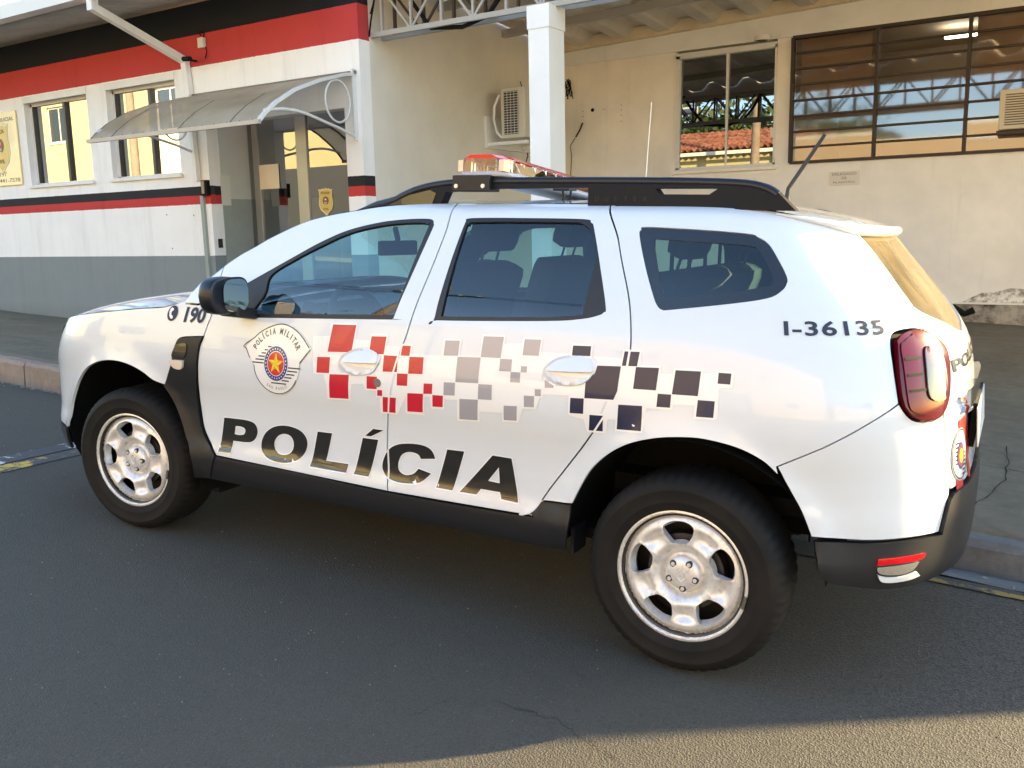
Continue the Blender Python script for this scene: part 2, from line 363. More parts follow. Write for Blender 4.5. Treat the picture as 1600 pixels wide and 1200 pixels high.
UCR=X0R+KU*PI/2; UCF=X0F-KU*PI/2
def surf(u,z):
    u=np.asarray(u,float); far=(u>UCR)|(u<UCF); uu=np.where(u>UCR,2*UCR-u,np.where(u<UCF,2*UCF-u,u))
    x,y,zz=side(uu,z); return x,np.where(far,-y,y),zz
ZT=pchip([.45,.60,.75,.86,.97,1.09,1.2,1.3,1.42,1.6,2.3,2.7,2.9,3.0,3.1,3.3,3.77],[1.17,1.262,1.343,1.403,1.450,1.479,1.497,1.513,1.524,1.530,1.534,1.530,1.522,1.508,1.492,1.468,1.462])
PL={"front_door":[[0.5892,1.0553,1],[0.5668,1.0005],[0.5525,0.9593],[0.5319,0.909],[0.5132,0.8106],[0.4871,0.6928],[0.4926,0.5928],[0.5176,0.5249],[0.5936,0.4479,1],[1.5085,0.4389,1],[1.496,0.5165],[1.4919,0.604],[1.5029,0.7076],[1.5235,0.812],[1.5429,0.8992],[1.5662,0.9795],[1.5879,1.0396],[1.5984,1.0844,1],[1.6132,1.1544],[1.6298,1.2286],[1.6465,1.3119],[1.6572,1.3955],[1.6645,1.4752],[1.6468,1.5306,1]],"rear_door":[[1.6468,1.5306,1],[1.6645,1.4752],[1.6572,1.3955],[1.6465,1.3119],[1.6298,1.2286],[1.6132,1.1544],[1.5984,1.0844,1],[1.5879,1.0396],[1.5662,0.9795],[1.5429,0.8992],[1.5235,0.812],[1.5029,0.7076],[1.4919,0.604],[1.496,0.5165],[1.5085,0.4389,1],[2.0832,0.4514],[2.123,0.4627],[2.1518,0.495],[2.193,0.5588],[2.2527,0.6418],[2.3277,0.743],[2.3878,0.8339],[2.4297,0.9049],[2.4579,0.9742],[2.4696,1.0405],[2.4699,1.1012],[2.4569,1.1807],[2.4346,1.25],[2.3909,1.3401],[2.3377,1.4389],[2.2683,1.5336,1]],"fw_outer":[[0.7317,1.1812,1],[0.8455,1.2425],[0.9665,1.3075],[1.0854,1.3709],[1.2048,1.4202],[1.3517,1.4537],[1.4706,1.4667],[1.5546,1.4696],[1.5837,1.4651],[1.5935,1.4531],[1.5965,1.4287],[1.5693,1.2881],[1.5247,1.1137],[1.5177,1.1027],[1.5005,1.0977],[0.7332,1.0543,1]],"fw_glass":[[0.8619,1.1542],[0.8717,1.2306],[0.9716,1.2947],[1.0919,1.3556],[1.2103,1.4075],[1.3576,1.4411],[1.4771,1.4534],[1.5496,1.4547],[1.5678,1.4477],[1.5744,1.439],[1.5397,1.2103],[1.5211,1.1169,1],[0.8037,1.0742,1]],"rw_outer":[[1.7024,1.1206],[1.7292,1.4412],[1.7327,1.461],[1.753,1.4752],[1.9982,1.479],[2.2056,1.4786],[2.2352,1.4676],[2.2525,1.4496],[2.3005,1.3474],[2.3603,1.1988],[2.3579,1.1791],[2.3379,1.167],[2.2816,1.1523],[2.1476,1.1366],[1.7163,1.1095]],"rw_glass":[[1.7281,1.1247,1],[1.7386,1.4242],[1.7487,1.4514],[1.7735,1.4617],[2.003,1.4672],[2.1786,1.4675],[2.2121,1.4602],[2.2443,1.4403],[2.2633,1.4135],[2.2902,1.3581,1],[2.2812,1.1677,1],[2.1451,1.1499]],"qw_outer":[[2.4403,1.4325],[2.4447,1.4472],[2.4647,1.4571],[2.7,1.4517],[2.8535,1.4427],[2.8807,1.4334],[2.9121,1.4107],[2.9345,1.3538],[2.9441,1.3126],[2.9388,1.2938],[2.9238,1.2746],[2.8836,1.2506],[2.777,1.2284],[2.6002,1.2011],[2.5658,1.1991],[2.5465,1.2137],[2.529,1.2445],[2.4777,1.3511]],"qw_glass":[[2.5035,1.4205,1],[2.6999,1.4136],[2.8519,1.4055],[2.8769,1.3887],[2.8937,1.3527],[2.9052,1.3114],[2.9014,1.2981],[2.8841,1.2862],[2.7783,1.2646],[2.6186,1.2412],[2.5749,1.2409],[2.5614,1.262],[2.5372,1.3248]],"front_arch":[[-0.5298,0.2962],[-0.6864,0.3039],[-0.3555,0.4713],[-0.3519,0.5572],[-0.2854,0.6529],[-0.9514,0.5894],[-1.0239,0.6256],[-1.0916,0.6335],[0.0882,0.8076],[0.1657,0.7962],[0.2392,0.7686],[0.2979,0.7246],[0.3475,0.6645],[0.3933,0.5768],[0.4229,0.5093],[0.4562,0.4442],[0.4548,0.3302]],"rear_arch":[[2.2736,0.3506],[2.289,0.4445],[2.2954,0.5203],[2.3183,0.5913],[2.3522,0.6527],[2.4122,0.7137],[2.4852,0.7627],[2.5693,0.7944],[2.6469,0.8096],[2.7188,0.813],[2.8032,0.797],[2.8684,0.7639],[2.911,0.7234],[2.9544,0.6607],[2.9799,0.607],[2.9987,0.5448],[3.0085,0.4595]],"vent_trim":[[0.3996,0.9309],[0.4338,0.9501],[0.556,0.9623,1],[0.5319,0.909],[0.5132,0.8106],[0.4871,0.6928],[0.4926,0.5928],[0.5176,0.5249],[0.5936,0.4479,1],[0.5498,0.3413,1],[0.4548,0.3302,1],[0.4611,0.3934],[0.4496,0.459],[0.4211,0.5105],[0.3932,0.5781],[0.346,0.6644],[0.2979,0.7246,1],[0.3288,0.7779],[0.3652,0.8389],[0.3713,0.8675]],"vent_grille":[[0.3998,0.9185],[0.4126,0.9224],[0.4663,0.9254],[0.4511,0.8642],[0.3721,0.862]],"side_marker":[[0.3663,0.8496],[0.4407,0.8542],[0.4463,0.8394],[0.4354,0.8157],[0.4002,0.8123],[0.373,0.8254]],"sill":[[0.4683,0.4493,1],[0.5454,0.466],[0.5937,0.4465,1],[1.0711,0.4447],[1.5086,0.4376],[2.0834,0.4491],[2.1282,0.4613],[2.1606,0.5077,1],[2.2855,0.5231,1],[2.2859,0.455],[2.2701,0.3602,1],[2.1275,0.3458],[1.4811,0.3412],[0.5474,0.3346,1],[0.4659,0.3317,1]],"quarter_bumper_seam":[[2.9143,0.7476],[3.1785,0.9493]],"white_low":[[3.0031,0.5351],[3.117,0.5262],[3.2393,0.5286],[3.3348,0.5277],[3.3429,0.5651],[3.3572,0.6082],[3.3777,0.639],[3.4357,0.6497],[3.4742,0.6864]],"black_low":[[3.0064,0.4495],[3.0291,0.4088],[3.1623,0.3792],[3.2198,0.3772],[3.2795,0.3843],[3.3547,0.4188],[3.4796,0.4685],[3.5605,0.4951],[3.6131,0.551]],"reflector":[[3.1412,0.474,1],[3.1947,0.4764],[3.2735,0.4796,1],[3.2575,0.46],[3.1943,0.4557],[3.1385,0.4521,1]],"rev_lamp":[[3.1385,0.4506,1],[3.1944,0.4542],[3.2549,0.4594,1],[3.2367,0.4327],[3.2054,0.4218],[3.163,0.4231],[3.1416,0.4327]],"lamp_trim":[[3.1393,0.4317,1],[3.1633,0.4199],[3.2057,0.4186],[3.2447,0.4281,1],[3.259,0.4112,1],[3.227,0.4021],[3.1745,0.3993],[3.1489,0.4068]],"tail_lamp":[[3.2011,1.1184],[3.213,1.1363],[3.2378,1.1536],[3.2803,1.1567],[3.324,1.15],[3.3612,1.1262],[3.3909,1.1043],[3.3796,1.0634],[3.3609,1.0035],[3.3439,0.9551],[3.3214,0.9152],[3.2883,0.8924],[3.2204,0.9004],[3.1935,0.9219],[3.1811,0.9604],[3.1849,1.0457]],"tail_clear":[[3.2737,1.1034],[3.3032,1.1191],[3.3527,1.1156],[3.3738,1.0947],[3.3617,1.05],[3.3379,0.9677],[3.3121,0.9518],[3.2706,0.9568],[3.2497,0.9742],[3.2526,1.0417]],"tail_dark":[[3.2069,1.1108],[3.2258,1.1357],[3.2484,1.1457],[3.2805,1.1177],[3.2626,1.0893],[3.2437,1.0311],[3.2416,0.9787],[3.2549,0.9394],[3.2934,0.927],[3.2728,0.9043],[3.2243,0.9078],[3.2011,0.929],[3.189,0.9674],[3.1922,1.0454]],"tailgate_seam":[[3.3189,1.2197],[3.3182,1.1897],[3.3255,1.1518],[3.3612,1.1262]],"rear_glass":[[3.275,1.4451,1],[3.2999,1.4031],[3.3138,1.3478],[3.3183,1.2803],[3.3269,1.2268,1],[3.3705,1.2069],[3.539,1.1556],[3.7399,1.1092,1]],"headlight":[[-0.8071,0.9437],[-0.7721,0.9577],[-0.7744,0.9272],[-0.2637,0.9285],[-0.2859,0.8782],[-0.2488,0.8941],[-0.8552,0.8624],[-0.1696,0.9812]],"red":[[[1.2442,1.0618],[1.3563,1.0673],[1.3449,0.9641],[1.2295,0.9567]],[[1.4338,1.0313],[1.5025,1.0354],[1.4969,0.97],[1.4287,0.9653]],[[1.5789,1.0086],[1.616,1.0105],[1.613,0.9736],[1.5743,0.972]],[[1.4988,0.9666],[1.563,0.9692],[1.5615,0.91],[1.497,0.9055]],[[1.6147,0.9709],[1.6768,0.9746],[1.676,0.9135],[1.6129,0.9091]],[[1.18,0.9325],[1.2431,0.9369],[1.2392,0.8743],[1.1765,0.8706]],[[1.2424,0.8708],[1.3368,0.8777],[1.3282,0.7819],[1.2337,0.7756]],[[1.4226,0.8813],[1.4708,0.8836],[1.4689,0.8358],[1.4219,0.8332]],[[1.4718,0.8336],[1.4943,0.8348],[1.4923,0.8122],[1.4697,0.8109]],[[1.5631,0.9054],[1.6108,0.9077],[1.6091,0.8629],[1.5627,0.8604]],[[1.495,0.8087],[1.556,0.812],[1.5472,0.7519],[1.4887,0.7497]],[[1.6828,0.8801],[1.7206,0.8829],[1.7197,0.8451],[1.6817,0.842]],[[1.6102,0.8365],[1.6803,0.8419],[1.673,0.7701],[1.6034,0.7652]],[[1.7217,0.8417],[1.7669,0.8444],[1.7629,0.8007],[1.7188,0.7978]]],"grey":[[[1.7631,1.0418],[1.8237,1.0455],[1.8221,0.9925],[1.7614,0.9883]],[[1.9198,1.0686],[2.0006,1.0726],[1.9958,0.9999],[1.916,0.9962]],[[2.0826,1.0713],[2.145,1.0741],[2.1423,1.0204],[2.081,1.0172]],[[1.8211,0.989],[1.9161,0.9951],[1.9133,0.9045],[1.8189,0.8988]],[[1.9948,0.9976],[2.0416,0.9996],[2.0423,0.9581],[1.9955,0.9558]],[[2.0789,0.9801],[2.1024,0.9812],[2.1021,0.9606],[2.0798,0.9595]],[[2.0411,0.9569],[2.0787,0.9583],[2.0791,0.9233],[2.0415,0.9216]],[[1.77,0.8938],[1.8176,0.8964],[1.8161,0.8498],[1.7696,0.847]],[[1.9148,0.9018],[1.9694,0.9047],[1.9701,0.851],[1.9138,0.848]],[[1.8377,0.8406],[1.9139,0.8457],[1.9082,0.7699],[1.8323,0.7644]],[[2.1738,0.9422],[2.2088,0.9269],[2.2081,0.9192],[2.1756,0.9169]],[[2.1383,0.9075],[2.1614,0.9088],[2.1627,0.886],[2.1395,0.8845]],[[2.0975,0.881],[2.1371,0.8831],[2.1371,0.8448],[2.0987,0.842]],[[2.019,0.8371],[2.0711,0.841],[2.0677,0.7886],[2.0165,0.7844]]],"navy":[[[2.266,1.0647],[2.3307,1.0679],[2.3314,1.0358],[2.2656,1.0322]],[[2.3607,1.0078],[2.4443,1.0128],[2.4364,0.9036],[2.3239,0.8973],[2.3243,0.9547],[2.3549,0.9812]],[[2.2727,0.8927],[2.3217,0.896],[2.3218,0.8443],[2.2725,0.8416]],[[2.4529,1.0614],[2.5048,1.0637],[2.499,1.0178],[2.4475,1.0151]],[[2.496,1.0155],[2.5717,1.0195],[2.566,0.9487],[2.4918,0.9459]],[[2.6238,1.0174],[2.6981,1.0205],[2.6918,0.9445],[2.6161,0.9421]],[[2.7468,1.0211],[2.7807,1.0218],[2.7779,0.9885],[2.7449,0.9881]],[[2.5726,0.9394],[2.6142,0.9409],[2.6125,0.8992],[2.5709,0.8973]],[[2.6923,0.9327],[2.7387,0.9339],[2.7367,0.8821],[2.6894,0.8803]],[[2.445,0.8898],[2.5247,0.8944],[2.527,0.8131],[2.4432,0.8076]],[[2.345,0.8439],[2.3932,0.8465],[2.3926,0.7933],[2.3421,0.7903]]],"film":[[[1.1511,1.0107],[1.2307,1.0169],[1.2297,1.068],[1.3628,1.0749],[1.3592,1.0147],[1.4291,1.0154],[1.432,1.0394],[1.5089,1.0429],[1.5051,1.0026],[1.5694,1.0032],[1.5766,1.0154],[1.6224,1.0168],[1.6179,0.9816],[1.752,0.9863],[1.7527,1.0478],[1.8309,1.0517],[1.8247,0.9927],[1.9121,0.9959],[1.9177,1.0739],[2.0051,1.0762],[2.0012,1.0497],[2.0711,1.0553],[2.0755,1.0773],[2.1489,1.0808],[2.1456,1.0335],[2.2556,1.0366],[2.2605,1.0706],[2.3344,1.0744],[2.3327,1.0349],[2.4474,1.0386],[2.456,1.0637],[2.5111,1.0662],[2.5106,1.0219],[2.5794,1.0262],[2.5789,1.0022],[2.6128,1.0035],[2.6195,1.0239],[2.706,1.028],[2.7045,1.0162],[2.7382,1.0174],[2.7449,1.0277],[2.789,1.0278],[2.7846,0.9795],[2.7495,0.9741],[2.7478,0.8795],[2.685,0.8778],[2.6868,0.9141],[2.6216,0.9104],[2.6187,0.8918],[2.5386,0.8883],[2.5329,0.8093],[2.441,0.8041],[2.4442,0.8389],[2.4105,0.8368],[2.4044,0.7901],[2.3338,0.7869],[2.323,0.8257],[2.2666,0.8342],[2.2688,0.8998],[2.1611,0.8924],[2.1458,0.8419],[2.0936,0.8357],[2.0763,0.7827],[2.0097,0.7788],[2.0167,0.8102],[1.9199,0.803],[1.917,0.7644],[1.8219,0.7569],[1.8254,0.8344],[1.7733,0.8308],[1.7676,0.7915],[1.7143,0.7875],[1.7095,0.8332],[1.6841,0.8303],[1.68,0.7585],[1.5932,0.7551],[1.6005,0.8208],[1.5564,0.7454],[1.4755,0.7429],[1.4813,0.8072],[1.4568,0.8345],[1.4114,0.8345],[1.4059,0.8489],[1.3504,0.843],[1.3367,0.7752],[1.2215,0.7696],[1.2233,0.8296],[1.2088,0.8688],[1.1602,0.8665]]],"P":[[0.6324,0.618,1],[0.6964,0.6208],[0.7629,0.6222],[0.8062,0.6139],[0.8232,0.5872],[0.8149,0.5559],[0.789,0.5332],[0.7524,0.5261],[0.7081,0.5237],[0.6819,0.5229,1],[0.6743,0.4699,1],[0.6037,0.4671,1]],"P_h":[[0.6978,0.589,1],[0.7246,0.5905],[0.7466,0.5869],[0.7535,0.5754],[0.7437,0.5589],[0.7157,0.5524],[0.6904,0.5532,1]],"O":[[0.956,0.624],[1.0081,0.6261],[1.0589,0.6153],[1.0887,0.59],[1.0941,0.5588],[1.078,0.5221],[1.0437,0.4913],[0.9977,0.4748],[0.9433,0.4703],[0.8837,0.4786],[0.8488,0.5035],[0.8452,0.5408],[0.866,0.5792],[0.9062,0.6089]],"O_h":[[0.9722,0.591],[1.0033,0.5865],[1.02,0.5673],[1.0195,0.5378],[1.0032,0.5143],[0.973,0.5027],[0.9413,0.5043],[0.9186,0.5238],[0.9186,0.5535],[0.9404,0.5795]],"L":[[1.1493,0.6245,1],[1.2239,0.6265,1],[1.1927,0.5104,1],[1.3054,0.5134,1],[1.2993,0.4782,1],[1.115,0.4766,1]],"I1":[[1.3761,0.6287,1],[1.4513,0.6313,1],[1.4099,0.4801,1],[1.3373,0.4792,1]],"acute":[[1.4305,0.6728,1],[1.4809,0.6734,1],[1.4166,0.6407,1],[1.3886,0.6394,1]],"Cc":[[1.7135,0.5941,1],[1.7049,0.6149],[1.6868,0.6308],[1.659,0.6381],[1.622,0.6389],[1.5822,0.6344],[1.5441,0.6257],[1.5101,0.6078],[1.4861,0.5798],[1.4725,0.5455],[1.4725,0.521],[1.488,0.4974],[1.5134,0.4851],[1.5556,0.4801],[1.6059,0.4831],[1.6413,0.4908],[1.6656,0.5052],[1.696,0.5344,1],[1.6389,0.5451,1],[1.6202,0.5247],[1.5967,0.5141],[1.5723,0.5128],[1.5513,0.5235],[1.5451,0.5412],[1.5506,0.5684],[1.5639,0.5891],[1.5884,0.602],[1.617,0.6042],[1.6389,0.598],[1.6488,0.5843,1]],"I2":[[1.7669,0.6379,1],[1.8408,0.6407,1],[1.7945,0.4867,1],[1.7233,0.4866,1]],"A":[[1.96,0.6434,1],[2.0372,0.6431,1],[2.071,0.4864,1],[2.0028,0.4883,1],[1.9944,0.5123,1],[1.9149,0.5117,1],[1.8976,0.4883,1],[1.8257,0.4869,1]],"A_h":[[1.9864,0.6029,1],[1.991,0.5445,1],[1.9426,0.5463,1]],"handle1_bowl":[[1.2877,0.9063],[1.3003,0.9407],[1.3308,0.9653],[1.3754,0.9799],[1.4203,0.9864],[1.4612,0.9835],[1.4783,0.9707],[1.4807,0.946],[1.4688,0.9233],[1.445,0.8956],[1.4043,0.8843],[1.3468,0.8787],[1.3071,0.8822],[1.2928,0.8919]],"handle1":[[1.3025,0.9247,1],[1.3233,0.9464],[1.354,0.9655],[1.3941,0.9764],[1.4323,0.9802],[1.4619,0.9774],[1.4744,0.9651],[1.475,0.9473],[1.4715,0.9344,1]],"handle2_bowl":[[2.1689,0.9552],[2.1775,0.9882],[2.2162,1.0183],[2.268,1.0313],[2.32,1.0353],[2.3503,1.0224],[2.3558,0.9995],[2.3443,0.9724],[2.3124,0.9456],[2.2608,0.9323],[2.2012,0.9315],[2.1764,0.9398]],"handle2":[[2.1777,0.9754,1],[2.2,1.0036],[2.2395,1.023],[2.2916,1.0302],[2.3324,1.0276],[2.3472,1.0091],[2.3475,0.9852,1]],"emb":[[0.8045,0.9353],[0.9937,1.0443],[1.1467,0.9531],[0.8437,0.8719],[0.9599,0.7603],[1.0804,0.8369],[0.8321,0.9093],[1.0976,0.9024],[0.9673,0.9572],[0.899,0.8841],[1.038,0.8969],[0.9656,0.8135],[0.9691,0.9352],[0.9216,0.8834],[1.0162,0.8921],[0.9689,0.8398],[0.8252,0.9427],[1.1163,0.9559],[0.9148,1.0249],[1.0801,1.0234]],"txt190":[[0.422,1.0206],[0.4499,1.0858],[0.5334,1.0249],[0.5597,1.0925],[0.3116,1.015],[0.3804,1.0809]],"idnum":[[2.9108,1.1433],[2.9137,1.1849],[3.144,1.1521],[3.1545,1.1894]],"keyhole":[[1.474,0.8609]]}
def x2u(x,z):
    lo,hi=UCF,UCR
    for _ in range(40):
        m_=(lo+hi)/2
        if float(side(m_,z)[0])<x: lo=m_
        else: hi=m_
    return (lo+hi)/2
CARM=Matrix(((.99771,-.053641,.041191,0),(.053543,.998559,.003477,0),(-.041318,-.001264,.999145,0),(0,0,0,1)))
car=empty('patrol_car',label='white police patrol SUV parked at the kerb with checkered side livery',cat='police car',mat4=CARM)
def PN(name,outer,holes,mt,parent=car,**k): return panel(name,surf,outer,holes,mt,parent,**k)
# ---- side panels, near side then far side
def rp(L): return [list(p) for p in L]
FA=[]   # front arch edge, from rear foot over the top to the front foot
for a in np.linspace(-12,192,30):
    x=.452*math.cos(math.radians(a)); z=.358+.452*math.sin(math.radians(a)); FA.append([x2u(x,z),z])
RA=rp(PL['rear_arch'])
RAo=[[2.2736,.3506]]+RA[1:]
topfront=[[.4952,1.188],[.542,1.211]]
apil=[[.614,1.267],[.68,1.309],[.746,1.343],[.80,1.374],[.86,1.403],[.92,1.430],[.974,1.450],[1.03,1.466],[1.092,1.479],[1.15,1.489],[1.209,1.498]]
def topedge(a,b,n=14): return [[float(u),float(ZT(u))] for u in np.linspace(a,b,n)]
fd=rp(PL['front_door']); rd=rp(PL['rear_door'])
fdp=[[.5893,1.0553,1],[.5668,1.0005],[.5519,.9592],[.5308,.9088],[.5136,.8107],[.4942,.6946],[.4991,.5947],[.5228,.5266],[.5934,.4478,1],[1.5085,.4388,1]]+fd[10:17]+[[1.5984,1.0844,1]]+fd[18:22]+[[1.659,1.45],[1.645,1.5295,1]]+[[u,z,1] for u,z in topedge(1.62,1.25,9)]+[[u,z] for u,z in apil[::-1]]+[[.60,1.255,1]]
rdp=[[1.645,1.5295,1],[1.659,1.45]]+[q for q in rd[2:6]]+[[1.5984,1.0844,1]]+rd[7:14]+[[1.5085,.4388,1]]+rd[15:29]+[[2.3377,1.4389],[2.2683,1.533,1]]+[[u,z,1] for u,z in topedge(2.25,1.665,10)]
rseam=[[2.2683,1.533],[2.3377,1.4389]]+[q[:2] for q in rd[15:29][::-1]]
fender=[[.5893,1.0553,1],[.60,1.255,1],[.542,1.211],[.4952,1.188],[.42,1.105,1],[.3,1.072],[.15,1.056],[0,1.038],[-.15,1.018],[-.3,.994],[-.45,.966],[-.6,.93],[-.66,.912],[-.80,.888],[-.95,.866,1],[-.95,.433,1]]
fa_up=[p for p in FA if p[1]<.74 and p[0]<0][::-1]
fz=[p for p in FA if not(p[0]<0 and p[1]>=.74 and False)]
# fender arch part: from the bumper seam over the top to the vent trim
ia=[i for i,p in enumerate(FA) if p[0]<-.30 and p[1]<.735]; i0=min(ia)
archf=[p for p in FA[:i0]][::-1]
archf=[p for p in archf if p[1]>.72 or p[0]<0]
archf=[p for p in FA if p[1]>.72 or (p[0]<-.2 and p[1]>.433)][::-1]
fender+= [[archf[0][0],.433,1]]+archf[1:]+[[.3028,.7258,1],[.3313,.7784],[.3641,.8387],[.3702,.8673],[.3985,.9307],[.433,.9499],[.5519,.9620,1],[.5668,1.0005]]
fbump=[[-.52,.735,1],[-.60,.79],[-.66,.845,1],[-.75,.80],[-.9,.76],[UCF,.74]]
def sym(near,uc): return near+[[2*uc-p[0],p[1]]+list(p[2:]) for p in near[::-1]]
fb_low=[p for p in FA[i0:] if p[1]>.43]
fbump_n=[[UCF,.433,1],[-.95,.433,1],[-.95,.866,1],[-1.05,.85],[-1.2,.838],[UCF,.835,1]]
mirf=lambda L,uc:[[2*uc-p[0],p[1]]+list(p[2:]) for p in L[::-1]]
fbump_all=fbump_n+mirf(fbump_n,UCF)
flow_n=[[UCF,.26,1],[-.80,.27],[-.62,.295],[x2u(-.452,.33),.325,1],[x2u(-.452,.37),.37],[x2u(-.445,.426),.426,1],[UCF,.426,1]]
quarter_hole=rp(PL['qw_outer'])
lampo=rp(PL['tail_lamp'])
lamp_poly=[[3.196,1.115],[3.212,1.138],[3.245,1.153],[3.291,1.157],[3.333,1.149],[3.365,1.128],[3.386,1.098],[3.381,1.060],[3.366,1.003],[3.350,.955],[3.324,.915],[3.286,.893],[3.226,.900],[3.196,.924],[3.181,.962],[3.181,1.045]]
quarter=[[2.2683,1.533,1]]+[p for p in [[2.3377,1.4389]]+[q[:2] for q in rd[15:29][::-1]]]+[[2.1632,.5096,1],[2.2878,.5248,1]]+[q for q in RAo[3:13]]+[[2.906,.7480,1],[3.0,.815,1],[3.10,.893,1],[3.178,.951,1],[3.176,1.045],[3.19,1.125],[3.22,1.156],[3.291,1.164],[3.336,1.156,1],[3.337,1.187],[3.333,1.23],[3.328,1.30],[3.315,1.40],[3.294,1.4695,1]]+[[u,z,1] for u,z in topedge(3.2,2.3,24)]
rb_white_n=[[3.0009,.5366,1],[2.9776,.6086],[2.952,.6623],[2.906,.7480,1],[3.0,.815,1],[3.10,.893,1],[3.178,.951,1],[3.196,.918],[3.226,.895],[3.286,.888],[3.33,.905,1],[3.352,.80],[3.372,.70],[3.374,.6398,1],[3.3551,.609],[3.3408,.566],[3.333,.5286,1],[3.2373,.5297],[3.1149,.5275]]
tg_n=[[UCR,1.462,1],[3.6,1.464],[3.45,1.466],[3.297,1.468,1],[3.318,1.40],[3.331,1.30],[3.336,1.23],[3.340,1.187],[3.342,1.153,1],[3.372,1.128],[3.393,1.098],[3.388,1.058],[3.373,1.003],[3.357,.955],[3.336,.915,1],[3.358,.80],[3.378,.70],[3.382,.655,1],[3.45,.655],[UCR,.66,1]]
tg_all=tg_n+mirf(tg_n,UCR)
rg_n=[[UCR,1.443,1],[3.5,1.444],[3.3182,1.4445,1],[3.3417,1.4018],[3.3529,1.3457],[3.356,1.2774],[3.3628,1.2239,1],[3.3919,1.2045],[3.4607,1.18],[3.5454,1.1548],[3.64,1.128],[UCR,1.108,1]]
rg_all=rg_n+mirf(rg_n,UCR)
bl_n=[[3.0065,.527,1],[3.1149,.522],[3.2373,.524],[3.333,.5235,1],[3.3408,.561],[3.3551,.604],[3.3757,.634],[3.43,.645],[UCR,.652,1],[UCR,.385,1],[3.5,.385],[3.35,.388],[3.28,.380],[3.18,.375],[3.10,.385],[3.035,.402],[3.012,.44,1]]
bl_all=bl_n[:9]+mirf(bl_n[:9],UCR)+mirf(bl_n[9:],UCR)+bl_n[9:]
def adj(L):
    return [[p[0]-float(np.interp(p[1],[1.10,1.15,1.2,1.3,1.45],[0,.010,.024,.036,.043]))*max(0,min(1,(3.62-p[0])/.26,(p[0]-3.12)/.06)),p[1]]+list(p[2:]) for p in L]
lamp_poly=adj(lamp_poly); quarter=adj(quarter); tg_n=adj(tg_n); rg_n=adj(rg_n)
tg_all=tg_n+mirf(tg_n,UCR); rg_all=rg_n+mirf(rg_n,UCR)
def mirror_of(o,parent):
    me=o.data.copy(); c=bpy.data.objects.new(o.name.split('.')[0],me); COL.objects.link(c); c.parent=parent
    n=len(me.vertices); co=np.empty(n*3); me.vertices.foreach_get('co',co); co=co.reshape(-1,3); co[:,1]*=-1; me.vertices.foreach_set('co',co.ravel())
    bm=bmesh.new(); bm.from_mesh(me); bmesh.ops.reverse_faces(bm,faces=bm.faces); bm.to_mesh(me); bm.free()
    return c
